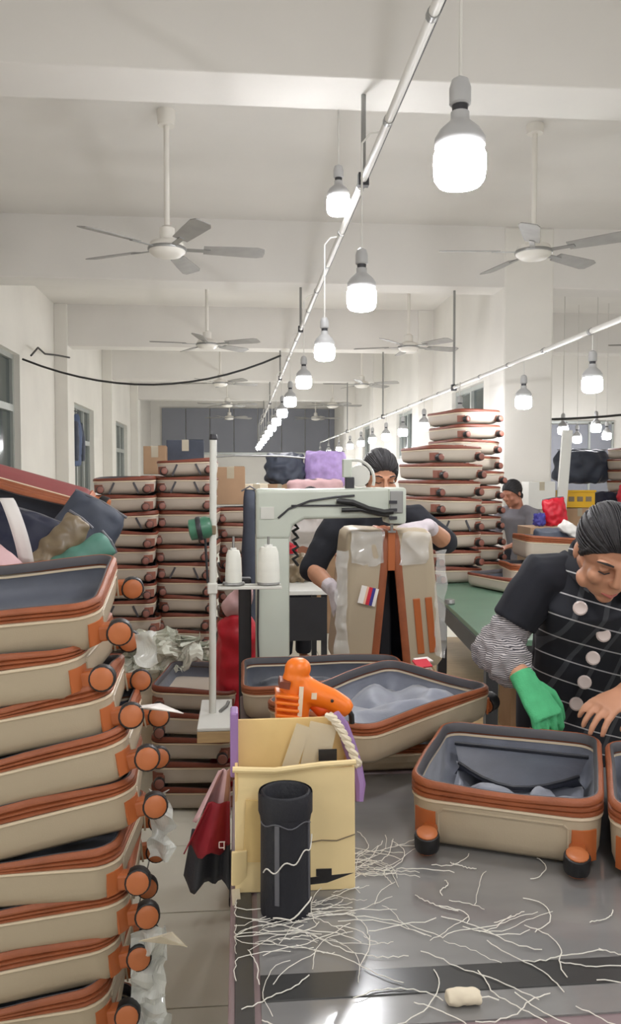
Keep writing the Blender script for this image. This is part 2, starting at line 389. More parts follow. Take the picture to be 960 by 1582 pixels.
def make_fan():
    t = thing('ceiling_fan', 'x', 'fan', group='five-blade ceiling fans')
    MB().lathe([(.055, .80), (.06, .86), (.06, .9)], 16).build('canopy', 'fan_white', t, True)
    MB().tube([(0, 0, .12), (0, 0, .82)], .018, 10).build('down_rod', 'fan_white', t, True)
    MB().lathe([(.045, .06), (.05, .07), (.05, .135), (.03, .15)], 16).build('rod_cup', 'fan_white', t, True)
    MB().lathe([(.03, -.055), (.09, -.045), (.12, -.02), (.125, .01), (.11, .04), (.06, .06), (.03, .065)], 24).build('motor', 'fan_white', t, True, 60)
    MB().lathe([(.127, -.012), (.129, -.008), (.129, .004), (.127, .008)], 24).build('trim_ring', 'grey_metal', t, True)
    n = 0
    for k in range(5):
        a = R(-6 + 72 * k); rz = Matrix.Rotation(-a, 3, 'Z') @ Matrix.Rotation(R(-13), 3, 'X')
        m = MB(); m.box((.2, 0, 0), (.17, .035, .006)); m.v = [tuple(rz @ Vector(p)) for p in m.v]; br = m.build('blade_arm', 'grey_metal', t)
        out = [(.24, -.05), (.45, -.062), (.6, -.068), (.645, -.05), (.65, 0), (.645, .05), (.6, .068), (.45, .062), (.24, .05)]
        m = MB().prism([(x, y, .003) for x, y in out], (0, 0, .006)); m.v = [tuple(rz @ Vector(p)) for p in m.v]; m.build('blade', 'fan_blade', t)
    return t
fan = make_fan()
fans = [(-.47, 5.5, 3.1, 0, 'nearest ceiling fan, left of the conduit'), (2.03, 5.5, 3.14, 25, 'ceiling fan at the right picture edge behind the big bulb'), (-.36, 9.4, 3.1, 40, 'second fan from the camera in the left row'), (1.98, 9.4, 3.1, 10, 'second fan from the camera in the right row'), (-.3, 13.3, 3.1, 15, 'third fan from the camera in the left row'), (2.02, 13.3, 3.1, 33, 'third fan from the camera in the right row'), (-.25, 17.3, 3.1, 50, 'fourth fan in the left row before the grey panel'), (2.0, 17.3, 3.1, 3, 'fourth fan in the right row'), (-.25, 21.2, 3.1, 20, 'farthest fan of the left row'), (2.0, 21.2, 3.1, 60, 'farthest fan of the right row'), (4.6, 8.3, 3.0, 12, 'ceiling fan in the annex right of the column')]
for i, (x, y, z, a, l) in enumerate(fans):
    f = fan if i == 0 else copy_tree(fan); f.location = (x, y, z + (.0 if i else 0)); f.rotation_euler.z = R(a); tag(f, l)

def catenary(a, b, sag, n=14):
    a, b = Vector(a), Vector(b)
    return [a.lerp(b, i / n) - Vector((0, 0, sag * 4 * (i / n) * (1 - i / n))) for i in range(n + 1)]
tag(MB().tube(catenary((-2.5, 9.7, 2.95), (.5, 9.7, 3.03), .32), .012, 6).build('sagging_cable', 'black_cable'), 'black cable sagging from left window to the middle conduit', 'cable')
tag(MB().tube([(-2.45, 9.9, 3.02), (-2.44, 10.2, 3.16), (-2.43, 10.5, 3.13), (-2.4, 11.1, 3.2), (-2.36, 11.65, 3.25)], .012, 6).build('wall_cable', 'black_cable'), 'short black cable on left wall above the window corner', 'cable')
tag(MB().tube(catenary((3.07, 8.0, 2.17), (6.4, 8.6, 2.75), .12), .012, 6).build('annex_cable', 'black_cable'), 'dark cable running right from the white column', 'cable')
# coat on the left wall
t = thing('hanging_coat', 'dark blue coat hanging on the left wall between the windows', 'coat', (XL + .13, 12.4, 1.2))
mb = MB(); mb.tube([(0, 0, .55), (.02, 0, .9), (.02, 0, 1.15), (0, 0, 1.32)], [(.07, .2), (.08, .2), (.07, .19), (.04, .05)], 10, ref=(1, 0, 0)); mb.blob('coat_body', 'denim', t, .02, 3, .02, .1)
mb = MB()
for s in (-1, 1): mb.tube([(.03, s * .17, 1.2), (.05, s * .23, .95), (.05, s * .24, .62)], [.05, .055, .05], 8)
mb.blob('coat_sleeves', 'slate', t, .02, 3)
MB().tube([(-.1, 0, 1.38), (.03, 0, 1.36), (.03, 0, 1.31)], .008, 6).build('hook', 'dark_metal', t)

# ------------------------------------------------------------------ suitcase half shells
def rr(w, l, r, n=5):
    pts = []
    for (cx, cy, a0) in ((w / 2 - r, -l / 2 + r, -90), (w / 2 - r, l / 2 - r, 0), (-w / 2 + r, l / 2 - r, 90), (-w / 2 + r, -l / 2 + r, 180)):
        for k in range(n + 1):
            a = R(a0 + 90 * k / n); pts.append((cx + r * math.cos(a), cy + r * math.sin(a)))
    return pts
def dense(pts, m):
    out = []
    for i, p in enumerate(pts):
        q = pts[(i + 1) % len(pts)]; L = math.hypot(q[0] - p[0], q[1] - p[1]); k = m if L > .1 else 1
        for j in range(k): out.append((p[0] + (q[0] - p[0]) * j / k, p[1] + (q[1] - p[1]) * j / k))
    return out
def caster(parent, loc, wheel_axis, size=.030, twin=True, body='orange_plastic'):
    """caster: fork block towards the case, tyre, hub caps"""
    c = bpy.data.objects.new('caster', None); COL.objects.link(c); c.empty_display_size = .02; c.parent = parent; c.location = loc
    ax = Vector(wheel_axis).normalized(); M = ax.to_track_quat('Z', 'Y').to_matrix()
    MB().lathe([(size * .72, -.019), (size * .95, -.017), (size, -.012), (size, .012), (size * .95, .017), (size * .72, .019)], 18, M=M).build('tyre', 'rubber', c, True, 50)
    for s in ((1, -1) if twin else (1,)):
        MB().lathe([(size * .84, s * .015), (size * .84, s * .0205), (size * .77, s * .022), (size * .3, s * .0225), (size * .08, s * .0225)], 16, M=M).build('hub_cap', 'hub_orange' if twin else 'hub_far', c, True, 50)
    return c
def make_case(W, L, H, G, axis, name='suitcase_shell', cream='cream', detail=True, wob=.006, seed=1, casters=True, straps=False, pocket=False, lining='lining', wheel=.029):
    """half shell lying on its back: origin under the middle, wheel end at -Y, opening up"""
    rnd = random.Random(seed); ph = [rnd.uniform(0, 6) for _ in range(4)]
    t = thing(name, 'x', 'suitcase')
    n = 5 if detail else 3; md = 6 if detail else 3
    r = .055
    def ring(off, z, wobk=0.0):
        pts = dense(rr(W + 2 * off, L + 2 * off, max(.012, r + off), n), md)
        out = []
        for i, (x, y) in enumerate(pts):
            a = math.atan2(y, x); dz = wobk * (math.sin(2 * a + ph[0]) + .6 * math.sin(3 * a + ph[1])); dn = wobk * .5 * math.sin(5 * a + ph[2])
            out.append(Vector((x * (1 + dn), y * (1 + dn), z + dz)))
        return out
    # hard shell
    prof = [(-.045, .0), (-.022, .003), (-.008, .014), (-.002, .032), (0, H * .6), (.002, H), (-.002, H + .001), (-.006, H - .004), (-.008, H * .6), (-.012, .03), (-.03, .012)]
    if not detail: prof = prof[:1] + prof[2:6] + prof[7:10:2]
    MB().rings([ring(o_, z) for o_, z in prof], True, True).build('shell', cream, t, True, 60)
    # pale piping
    MB().rings([ring(.0025, H - .003), ring(.005, H - .001), ring(.005, H + .003), ring(.0025, H + .005)], False, False).build('piping', 'cream_trim', t, True)
    # leather gusset with ridges
    g = []; ridges = 3 if detail else 1
    for k in range(ridges):
        z0 = H + .004 + (G - .012) * k / ridges; z1 = H + .004 + (G - .012) * (k + 1) / ridges; kk = wob * (k + .5) / ridges
        g += [(.001, z0, kk * .6), (.006, z0 + (z1 - z0) * .25, kk), (.006, z0 + (z1 - z0) * .75, kk)]
    g += [(.003, H + G - .006, wob), (-.001, H + G - .003, wob), (-.006, H + G - .004, wob), (-.008, H + .002, wob * .3)]
    MB().rings([ring(a, b, c) for a, b, c in g], False, False).build('gusset', 'leather' if detail else 'leather_dark', t, True, 35)
    # zip tape round the mouth
    z = H + G - .009
    MB().rings([ring(-.0045, z - .001, wob), ring(-.004, z + .005, wob), ring(-.007, z + .006, wob), ring(-.0125, z + .0, wob), ring(-.0135, z - .016, wob)], False, False).build('zip_tape', 'zip', t, True, 60)
    # fabric lining
    li = [(-.0095, H + G - .03, wob), (-.0095, H * .9, 0), (-.014, .05, 0), (-.03, .022, 0), (-.07, .016, 0)]
    MB().rings([ring(a, b, c) for a, b, c in li], False, True).build('lining', lining, t, True, 60)
    if detail:
        MB().rings([ring(-.0125, H + G - .030, wob), ring(-.0125, H + G - .036, wob)], False, False).build('lining_binding', 'cream_trim', t, True)
    # wheel-end corner guards
    for s in (1, -1):
        pts = [(x, y) for (x, y) in dense(rr(W + .006, L + .006, r + .003, n), 4 if detail else 3)]
        gp = sorted([p for p in pts if s * p[0] > W / 2 - .085 and p[1] < -L / 2 + .028], key=lambda p: math.atan2(p[1] + L / 2 - .06, s * p[0] - W / 2 + .06))
        rs = []
        for (x, y) in gp:
            rs.append([Vector((x * .985, y * .985, .014)), Vector((x, y, .016)), Vector((x, y, H * .78)), Vector((x * .985, y * .985, H * .80))])
        m = MB(); vs_ = [p for q in rs for p in q]; fs = []
        for i in range(len(rs) - 1):
            for k in range(4): fs.append((i * 4 + k, i * 4 + (k + 1) % 4, (i + 1) * 4 + (k + 1) % 4, (i + 1) * 4 + k))
        fs.append((0, 1, 2, 3)); fs.append(tuple(len(vs_) - 4 + k for k in range(4)))
        gd = m.add(vs_, fs).build('corner_guard', 'orange_plastic' if detail else 'guard_far', t, True, 40)
        if casters:
            cx, cy, cz = s * (W / 2 - .045), -L / 2 - .036, .031
            MB().box((cx, -L / 2 - .006, .035), (.034, .034, .036), bevel=.006).build('caster_mount', 'orange_plastic' if detail else 'guard_far', t)
            caster(t, (cx, cy, cz), axis, size=wheel if detail else .024, twin=detail)
    if detail:
        m = MB(); pw, zt, zb = W * .34, H * .86, H * .18
        y = -L / 2 - .0015
        poly = [(-pw, zb), (-pw, zt - .008), (-pw + .01, zt), (pw - .01, zt), (pw, zt - .008), (pw, zb)]
        for i in range(1, len(poly) - 1 + 0):
            a, b = poly[i], poly[i + 1 if i + 1 < len(poly) else i]
            m.tube([(a[0], y, a[1]), (b[0], y, b[1])], .0028, 5)
        m.tube([(-pw, y, zb), (-pw, y, zt - .008)], .0028, 5)
        m.build('end_panel_rib', 'cream', t)
    if straps:
        for s in (-1, 1):
            MB().box((s * W * .2, -L / 2 - .004, H * .5), (.012, .004, H * .95), rot=(0, R(-25 * s), 0)).build('strap', 'zip', t)
    if pocket:
        # grey mesh divider sagging across the inside and crumpled lining folds
        q = MB(); rows = []
        for i in range(9):
            u = i / 8; rows.append([Vector((-W * .40 + W * .84 * u, L * .36 - .01, H + G - .045)), Vector((-W * .38 + W * .8 * u, L * .27 - .06 * math.sin(PI * u), H * 1.0)), Vector((-W * .34 + W * .72 * u, L * .16 - L * .26 * math.sin(PI * u), H * .80)), Vector((-W * .34 + W * .72 * u, L * .16 - L * .26 * math.sin(PI * u), H * .74)), Vector((-W * .38 + W * .8 * u, L * .22, H * .45))])
        vs_ = [p for rw in rows for p in rw]; fs = [(i * 5 + k, i * 5 + k + 1, (i + 1) * 5 + k + 1, (i + 1) * 5 + k) for i in range(8) for k in range(4)]
        q.add(vs_, fs).build('mesh_pocket', 'pocket_net', t, True, 60)
        MB().tube([rows[i][2] + Vector((0, -.002, .004)) for i in range(9)], .005, 6).build('pocket_binding', 'mesh_pocket', t, True)
        MB().tube([rows[i][0] + Vector((0, -.002, .004)) for i in range(9)], .005, 6).build('pocket_seam', 'mesh_pocket', t, True)
        q = MB()
        for i in range(8):
            x = rnd.uniform(-.3, .3) * W; y = rnd.uniform(-.35, .05) * L
            q.ball((x, y, .045), (rnd.uniform(.05, .09), rnd.uniform(.02, .04), rnd.uniform(.03, .055)), 12, Matrix.Rotation(rnd.uniform(0, 3), 3, 'Z'))
        q.blob('lining_fold', 'lining', t, .008, 4)
    return t
def place(o, loc, rot, label, group=None):
    o.location = loc; o.rotation_euler = rot; tag(o, label, 'suitcase', group); return o

from mathutils import noise as NZ
def crumple(name, label, cat, m, loc, w_, h_, amp, sc, nx=14, nz=18, group=None, tilt=0):
    rn = Vector((hash(label) % 97, 3.1, 1.7)) if False else Vector((len(label or '') * 1.37 + loc[0] * 50, w_ * 91, h_ * 57))
    vs_ = []
    for j in range(nz + 1):
        for i in range(nx + 1):
            u, v = i / nx - .5, j / nz - .5; p = Vector((u * w_, 0, v * h_)); q = NZ.noise_vector(p / sc + rn)
            vs_.append(p + Vector((q.x * amp * .6 + tilt * v, q.y * amp, q.z * amp * .6)))
    fs = [(j * (nx + 1) + i, j * (nx + 1) + i + 1, (j + 1) * (nx + 1) + i + 1, (j + 1) * (nx + 1) + i) for j in range(nz) for i in range(nx)]
    o = MB().add(vs_, fs).build(name, m, None, False); o.location = loc
    md = o.modifiers.new('t', 'SOLIDIFY'); md.thickness = .0012
    return tag(o, label, cat, group)
def inside_cloth(parent, w_, l_, z, m='lining', amp=.05):
    f_ = crumple('crumpled_lining', None, None, m, (0, 0, 0), w_, l_, amp, .09, 16, 20); f_.parent = parent
    f_.rotation_euler = (R(-90), 0, 0); f_.location = (0, 0, z)
    for p in f_.data.polygons: p.use_smooth = True
# ---- near work table
TZ = .8
t = thing('work_table', 'long dark work table with glossy sheet top in the foreground', 'table', (1.0, 1.4, 0))
MB().box((0, 0, TZ - .02), (2.04, 1.44, .034), bevel=.004).build('table_top', 'laminate', t)
MB().box((.02, .22, TZ - .0015), (1.98, .98, .003)).build('sheet_cover', 'table_sheet', t)
MB().box((.02, -.171, TZ - .001), (1.98, .066, .006), bevel=.0015).build('edge_band', 'table_band', t)
MB().box((-.995, 0, TZ - .001), (.03, 1.44, .005), bevel=.0012).build('edge_band', 'table_band', t)
for sx in (-.96, .96):
    for sy in (-.66, .66): MB().box((sx, sy, (TZ - .037) / 2), (.045, .045, TZ - .037)).build('leg', 'table_leg', t)
MB().box((0, -.66, .70), (1.87, .03, .07)).build('rail', 'table_leg', t); MB().box((0, .66, .70), (1.87, .03, .07)).build('rail', 'table_leg', t)
MB().box((-.96, 0, .70), (.03, 1.27, .07)).build('rail', 'table_leg', t)
t = thing('side_table', 'low table behind the work table carrying open suitcases', 'table', (.37, 2.53, 0))
MB().box((0, 0, TZ - .02), (.74, .80, .036), bevel=.004).build('table_top', 'laminate', t)
for sx in (-.35, .35):
    for sy in (-.36, .36): MB().box((sx, sy, (TZ - .038) / 2), (.04, .04, TZ - .038)).build('leg', 'table_leg', t)

# ---- front case on the table and its neighbour
up = (0.05, -.25, 1)
front = make_case(.39, .45, .102, .047, up, wheel=.0265, pocket=True, wob=.005, seed=3)
place(front, (.634, 1.82, TZ + .002), (0, 0, R(-24)), 'open cream suitcase shell with orange rim and wheels, alone on the work table')
inside_cloth(front, .30, .34, .05, amp=.035)
nb = copy_tree(front); place(nb, (1.0, 1.635, TZ + .002), (0, 0, R(-24)), 'open suitcase shell cut off by right picture edge on the work table')
# ---- open cases behind
mid = make_case(.38, .52, .05, .03, (0, -1, .2), seed=11, wob=.007)
place(mid, (.36, 2.30, TZ), (0, 0, R(92)), 'flat suitcase shell at the bottom of the pair behind the yellow box')
c = make_case(.40, .54, .075, .036, (0, -1, .2), seed=12, wob=.006)
place(c, (.40, 2.25, TZ + .085), (R(-2), R(1), R(128)), 'open suitcase with grey lining lying askew on another shell behind the orange tool')
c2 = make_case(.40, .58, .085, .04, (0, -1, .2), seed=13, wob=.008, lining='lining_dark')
inside_cloth(c, .30, .42, .055)
inside_cloth(c2, .3, .46, .05, 'lining_dark')
place(c2, (.30, 2.80, TZ), (0, 0, R(90)), 'dark lined open suitcase at the back of the side table')
# red and white tag lying on rim
tg = thing('paper_tag', 'red and white paper tag on the open suitcase rim', 'tag', (.595, 2.55, TZ + .20)); 
MB().box((0, .02, 0), (.055, .035, .004), rot=(R(10), 0, R(20))).build('white_half', 'label_white', tg); MB().box((-.012, -.02, -.002), (.055, .04, .004), rot=(R(25), 0, R(20))).build('red_half', 'label_red', tg)

# ---- tall near stack at the left
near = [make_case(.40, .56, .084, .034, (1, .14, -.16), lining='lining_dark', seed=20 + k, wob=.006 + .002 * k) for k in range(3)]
SX, SY = -.545, 1.93
xs = [-.035, -.05, -.01, .035, .04, .015, .02, .0, -.01, -.02, .0, .01]
tilts = [4, 8, 9, 12, 11, 3, 6, 8, 7, 8, 4, 2]
yw = [2, -3, 3, 1, 4, -3, 2, 3, -2, 2, 0, 0]
PITCH = .108
for k in range(12):
    o = near[k] if k < 3 else copy_tree(near[k % 3])
    z = .02 + PITCH * (11 - k)
    place(o, (SX + xs[k], SY, z), (0, R(-tilts[k]), 0), '%s open cream suitcase shell in the tall foreground stack at left' % ORD[k], 'near suitcase stack')
    M = Matrix.Rotation(R(yw[k]), 4, 'Z') @ Matrix.Rotation(R(-tilts[k]), 4, 'Y') @ Matrix.Rotation(R(90), 4, 'Z')
    M = Matrix.Rotation(R((10, 3)[k] if k < 2 else 0), 4, 'X') @ M
    o.rotation_euler = M.to_euler()
    if k == 0: o.location.z += .025
# crumpled film over the wheel ends
for (x, y, z, w_, h_, l) in [(-.215, 1.88, 1.20, .055, .07, 'crumpled white film among the upper wheels of the near stack'), (-.185, 1.84, .80, .07, .16, 'crumpled white film among the middle wheels of the near stack'), (-.205, 1.78, .48, .10, .22, 'crumpled white film low on the near stack'), (-.20, 1.80, .28, .10, .2, 'crumpled white film at the foot of the near stack')]:
    crumple('plastic_film', l, 'film', 'milky_film', (x, y, z), w_ * .75, h_, .03, .03)
tag(MB().prism([(-.055, 0, 0), (0, -.03, .008), (.075, -.012, -.012), (.02, .03, 0)], (0, 0, .002)).build('paper_slip', 'label_white'), 'white paper slip sticking out of the near stack', 'paper').location = (-.2, 1.80, 1.085)
tag(MB().prism([(-.05, 0, 0), (0, -.02, .02), (.055, -.01, -.012), (.02, .03, 0)], (0, 0, .002)).build('film_corner', 'clear_tape'), 'grey film corner poking from low on the near stack', 'film').location = (-.17, 1.72, .60)

# ------------------------------------------------------------------ yellow holder, black tube, orange tool
t = thing('cardboard_holder', 'yellow cardboard tool holder patched with tape at the table edge', 'box', (.105, 1.62, TZ))
MB().box((0, -.09, .118), (.232, .006, .236), rot=(R(-3), 0, R(-1)), bevel=.0015).build('front_panel', 'cardboard_light', t)
MB().box((-.005, -.02, .155), (.222, .006, .312), rot=(R(-6), 0, R(1)), bevel=.0015).build('middle_panel', 'cardboard', t)
MB().box((.0, .09, .14), (.222, .006, .28), bevel=.0015).build('back_panel', 'cardboard', t)
MB().box((-.113, 0, .118), (.006, .176, .236), bevel=.0015).build('side_panel', 'cardboard', t); MB().box((.113, 0, .118), (.006, .176, .236), bevel=.0015).build('side_panel', 'cardboard', t)
MB().box((0, 0, .004), (.228, .18, .006)).build('bottom_panel', 'cardboard', t)
MB().tube([(-.12, -.093, .240), (-.04, -.094, .236), (.05, -.09, .243), (.118, -.09, .246)], .006, 8).build('rolled_edge', 'cardboard_light', t, True)
MB().box((-.117, -.02, .27), (.016, .05, .13), bevel=.004).build('purple_tape', 'purple_tape', t)
MB().tube([(.085, -.03, .325), (.1, -.03, .3), (.112, -.03, .262), (.124, -.04, .225), (.13, -.06, .19), (.128, -.07, .16)], [.008, .012, .014, .013, .012, .008], 8).build('purple_tape', 'purple_tape', t, True)
mb = MB()
for ph in (0, PI):
    mb.tube([(.07 + .058 * (i / 24) + .005 * math.cos(i * 1.1 + ph), -.045 - .012 * i / 24 + .005 * math.sin(i * 1.1 + ph), .326 - .10 * (i / 24) ** 1.4) for i in range(25)], .0058, 6)
mb.build('twisted_cord', 'foam', t, True)
MB().box((.045, -.048, .245), (.055, .002, .13), rot=(R(-6), R(14), 0)).build('clear_tape', 'clear_tape', t)
MB().box((.0, -.05, .25), (.03, .002, .12), rot=(R(-6), R(20), 0)).build('clear_tape', 'clear_tape', t)
MB().box((.066, -.062, .252), (.036, .004, .022), rot=(0, 0, 0)).build('black_tape', 'black_tape', t)
MB().box((.07, -.0975, .022), (.088, .004, .014), rot=(0, R(-4), 0)).build('black_tape', 'black_tape', t)
MB().box((.055, -.098, .035), (.03, .004, .014)).build('black_tape', 'black_tape', t)
MB().box((-.073, -.0965, .12), (.05, .003, .12), rot=(0, R(3), 0)).build('tape_patch', 'cardboard', t)
MB().tube([(.0, -.097, .09), (.05, -.098, .098), (.08, -.098, .096), (.116, -.097, .107)], .0012, 5).build('thread', 'khaki', t)
MB().box((-.108, -.097, .05), (.03, .006, .07), rot=(R(6), 0, R(8)), bevel=.002).build('folded_flap', 'cardboard_light', t)
MB().box((-.112, -.145, -.008), (.016, .1, .002), rot=(R(20), 0, R(4))).build('tape_tail', 'clear_tape', t)

t = thing('black_tube', 'black fabric covered tube holder standing before the yellow box', 'container', (.082, 1.455, TZ))
TR = .0455
MB().lathe([(TR, 0), (TR + .001, .004), (TR, .17), (TR + .003, .19), (TR + .002, .222), (TR - .003, .226), (TR - .006, .222), (TR - .006, .012), (.004, .01)], 28, cap1=True).build('wall', 'black_fabric', t, True, 60)
MB().lathe([(TR + .0035, .186), (TR + .0045, .189), (TR + .0045, .221), (TR + .0035, .225)], 28, cap0=False, cap1=False).build('cuff', 'black_fabric', t, True)
for a, wd in ((-112, .0085), (-28, .004)):
    x, y = math.cos(R(a)) * (TR + .001), math.sin(R(a)) * (TR + .001)
    MB().box((x, y, .105), (wd, .003, .145), rot=(0, 0, R(a + 90))).build('grey_strip', 'grey_strip', t)
pts = []
for i in range(30):
    a = R(-150 + i * 5); pts.append(((TR + .0025) * math.cos(a), (TR + .0025) * math.sin(a), .085 + .0018 * i + .006 * math.sin(i * .7)))
MB().tube(pts, .0013, 5).build('thread', 'thread', t)
MB().tube([((TR + .003) * math.cos(R(-160 + 9 * i)), (TR + .003) * math.sin(R(-160 + 9 * i)), .176 - .004 * math.sin(i * .9)) for i in range(16)], .0012, 5).build('seam_thread', 'grey_strip', t)
MB().tube([((TR + .004) * math.cos(R(-120 + 9 * i)), (TR + .004) * math.sin(R(-120 + 9 * i)), .01 + .0035 * max(0, i - 4) + .002 * math.sin(i)) for i in range(12)], .0015, 5).build('thread', 'thread', t)

# orange heat tool stuck in the holder
t = thing('orange_tool', 'orange plastic heat tool standing in the yellow cardboard holder', 'tool', (.108, 1.68, 1.005))
mb = MB()
mb.tube([(0, 0, -.06), (-.002, 0, .04), (.004, 0, .12), (.012, 0, .175)], [(.026, .033), (.03, .037), (.03, .035), (.027, .03)], 16, ref=(0, 1, 0))
mb.ball((.013, 0, .19), (.029, .026, .025))
mb.tube([(.02, 0, .15), (.05, 0, .135), (.085, 0, .122), (.112, 0, .105), (.122, 0, .096)], [.03, .027, .024, .022, .016], 14)
mb.blob('body', 'tool_orange', t, .0042, 4)
MB().tube([(.045, 0, .116), (.06, -.002, .10), (.082, 0, .105)], [.013, .015, .01], 10).build('trigger', 'tool_trigger', t, True)
for i in range(7): MB().box((-.011, -.012, .06 + .0135 * i), (.048, .062, .006), rot=(0, R(8), 0), bevel=.0015).build('vent_rib', 'tool_orange', t)
MB().box((-.016, -.012, .164), (.022, .05, .014), rot=(0, R(10), 0)).build('vent_slot', 'leather_dark', t)
MB().box((.016, -.0375, .13), (.009, .003, .062), rot=(0, R(4), 0)).build('print', 'tool_print', t)
MB().box((.045, -.0265, .138), (.011, .003, .013), rot=(0, R(4), 0)).build('print', 'tool_print', t)
MB().lathe([(.0035, 0), (.0035, .002), (.0015, .003)], 10, c=(.083, -.0225, .126), M=Matrix.Rotation(R(90), 3, 'X')).build('screw', 'black_cable', t)
MB().tube([(.122, 0, .096), (.127, 0, .088), (.128, 0, .07)], .006, 8).build('cord_grommet', 'rubber', t, True)

# cloths hanging off the left side of the table
def cloth(name, label, mname, grid, nx, nz, fn, parent=None, cat='cloth', th=.003):
    vs_ = [fn(i / nx, j / nz) for j in range(nz + 1) for i in range(nx + 1)]
    fs = [(j * (nx + 1) + i, j * (nx + 1) + i + 1, (j + 1) * (nx + 1) + i + 1, (j + 1) * (nx + 1) + i) for j in range(nz) for i in range(nx)]
    o = MB().add(vs_, fs).build(name, mname, parent, True, 80)
    md = o.modifiers.new('t', 'SOLIDIFY'); md.thickness = th
    if label: tag(o, label, cat)
    return o
def drape(w_top, w_bot, h, x0, y, z0, skew, ph):
    def fn(u, v):
        wd = w_top + (w_bot - w_top) * v
        return (x0 + skew * v - wd * (1 - u), y + .02 * math.sin(u * 9 + ph) * (.3 + v) + .02 * v, z0 - h * v + .012 * math.sin(u * 14 + ph) * v)
    return fn
cloth('hanging_cloth', 'crimson cloth hanging from the left edge of the work table', 'crimson', None, 12, 10, drape(.045, .098, .115, -.022, 1.655, .925, .0, 0))
cloth('hanging_cloth', 'black cloth hanging below the crimson one at the table edge', 'black_fabric', None, 12, 10, drape(.08, .10, .13, -.022, 1.70, .85, .0, 2))
cloth('hanging_cloth', 'pale pink cloth above the crimson cloth beside the yellow box', 'pink_fabric', None, 10, 8, drape(.02, .075, .10, -.024, 1.68, .985, .0, 4))
mb = MB()
for a, b in (((-.006, .008), (.006, .008)), ((-.006, .008), (-.006, -.004)), ((-.006, -.004), (.004, -.004)), ((.004, .008), (.004, -.008))): mb.tube([(a[0], 0, a[1]), (b[0], 0, b[1])], .0012, 4)
tag(mb.build('stitched_mark', 'white_print'), 'small white stitched mark on the crimson cloth', 'mark').location = (-.038, 1.64, .84)

# ------------------------------------------------------------------ thread scraps and foam roll
def wiggle(rnd, x, y, L, a, z=TZ + .002, n=14, curl=.5):
    pts = []; xlo = -.012; da = rnd.uniform(-curl, curl) * .3
    for i in range(n):
        x = max(x, xlo + .002 * (i % 3)); pts.append((x, y, z + .0008 + .0025 * abs(math.sin(i * 1.3 + x * 40)))); a += da + rnd.uniform(-curl, curl) * .5
        if rnd.random() < .12: da = -da
        x += math.cos(a) * L / n; y += math.sin(a) * L / n
    return pts
rnd = random.Random(5)
def tangle(name, label, cx, cy, sx, sy, num, r0):
    mb = MB()
    for i in range(num):
        mb.tube(wiggle(rnd, max(.01, rnd.gauss(cx, sx)), min(max(rnd.gauss(cy, sy), 1.0), 1.9), rnd.uniform(.06, .2), rnd.gauss(0, .5) + (PI if rnd.random() < .5 else 0), n=12, z=TZ + .001 + .004 * rnd.random()), r0 * rnd.uniform(.7, 1.2), 4)
    o = mb.build(name, 'thread', None, True); tag(o, label, 'thread', kind='stuff')
tangle('thread_tangle', 'dense tangle of white thread scraps around the black tube foot', .135, 1.395, .06, .045, 55, .0008)
tangle('thread_tangle', 'tangle of white thread scraps right of the yellow box', .27, 1.60, .035, .04, 40, .0008)
tangle('thread_tangle', 'loose spread of white thread scraps across the glossy table middle', .36, 1.36, .09, .03, 14, .0008)
loose = [(.02, 1.42, .22, -.4), (.0, 1.18, .14, .1), (.03, 1.15, .07, -.6), (.17, 1.19, .16, .2), (.26, 1.17, .12, -.4), (.30, 1.30, .22, -.5), (.36, 1.40, .2, -.2), (.33, 1.48, .1, -1.0), (.42, 1.32, .18, -.9), (.46, 1.26, .16, -.5), (.5, 1.36, .18, -.35), (.53, 1.45, .16, -.4), (.57, 1.52, .12, -.2), (.52, 1.25, .13, -.2), (.56, 1.20, .2, -.2), (.6, 1.28, .1, -.6), (.62, 1.36, .08, .3), (.42, 1.18, .18, -.8), (.5, 1.14, .16, -.7), (.34, 1.12, .16, .1), (.6, 1.14, .1, .4), (.40, 1.53, .07, -1.1), (.43, 1.60, .06, -.7), (.38, 1.24, .16, -1.3), (.31, 1.25, .2, -1.2)]
for (x, y, L, a) in loose:
    o = MB().tube(wiggle(rnd, x, y, L, a, n=16, curl=.45), .0010, 5).build('loose_thread', 'thread', None, True)
    tag(o, 'single curly white thread scrap lying on the dark table top', 'thread', 'single thread scraps on the table')
t = thing('foam_plug', 'small cream foam plug lying at the table front', 'scrap', (.335, 1.165, TZ + .0))
mb = MB().tube([(-.026, 0, .012), (-.01, .001, .013), (.012, 0, .0125), (.026, -.002, .011)], [(.0115, .012), (.0125, .014), (.0125, .014), (.01, .011)], 12, ref=(0, 0, 1)); mb.blob('plug', 'foam', t, .003, 2, .002, .01)
MB().tube([(.026, -.002, .011), (.04, .004, .008), (.055, .0, .004)], .0012, 5).build('thread', 'thread', t)

# ------------------------------------------------------------------ sewing machine
t = thing('sewing_machine', 'pale green-grey long arm sewing machine in front of the worker', 'sewing machine', (.125, 3.12, 0))
MB().box((0, .02, .02), (.34, .4, .04), bevel=.008).build('base_plate', 'dark_metal', t)
MB().box((0, 0, .80), (.128, .14, 1.5), bevel=.012).build('column', 'machine_paint', t, True, 30)
MB().box((-.105, .06, .62), (.05, .05, 1.16), bevel=.006).build('rear_post', 'dark_metal', t)
mb = MB(); poly = [(-.064, 1.545), (.44, 1.555), (.46, 1.54), (.46, 1.47), (.42, 1.44), (.12, 1.435), (.075, 1.41), (.064, 1.36), (-.064, 1.36)]
mb.prism([(x, -.075, z) for x, z in poly], (0, .15, 0)); arm = mb.build('arm', 'machine_paint', t)
bv = arm.modifiers.new('b', 'BEVEL'); bv.width = .012; bv.segments = 3; bv.limit_method = 'ANGLE'
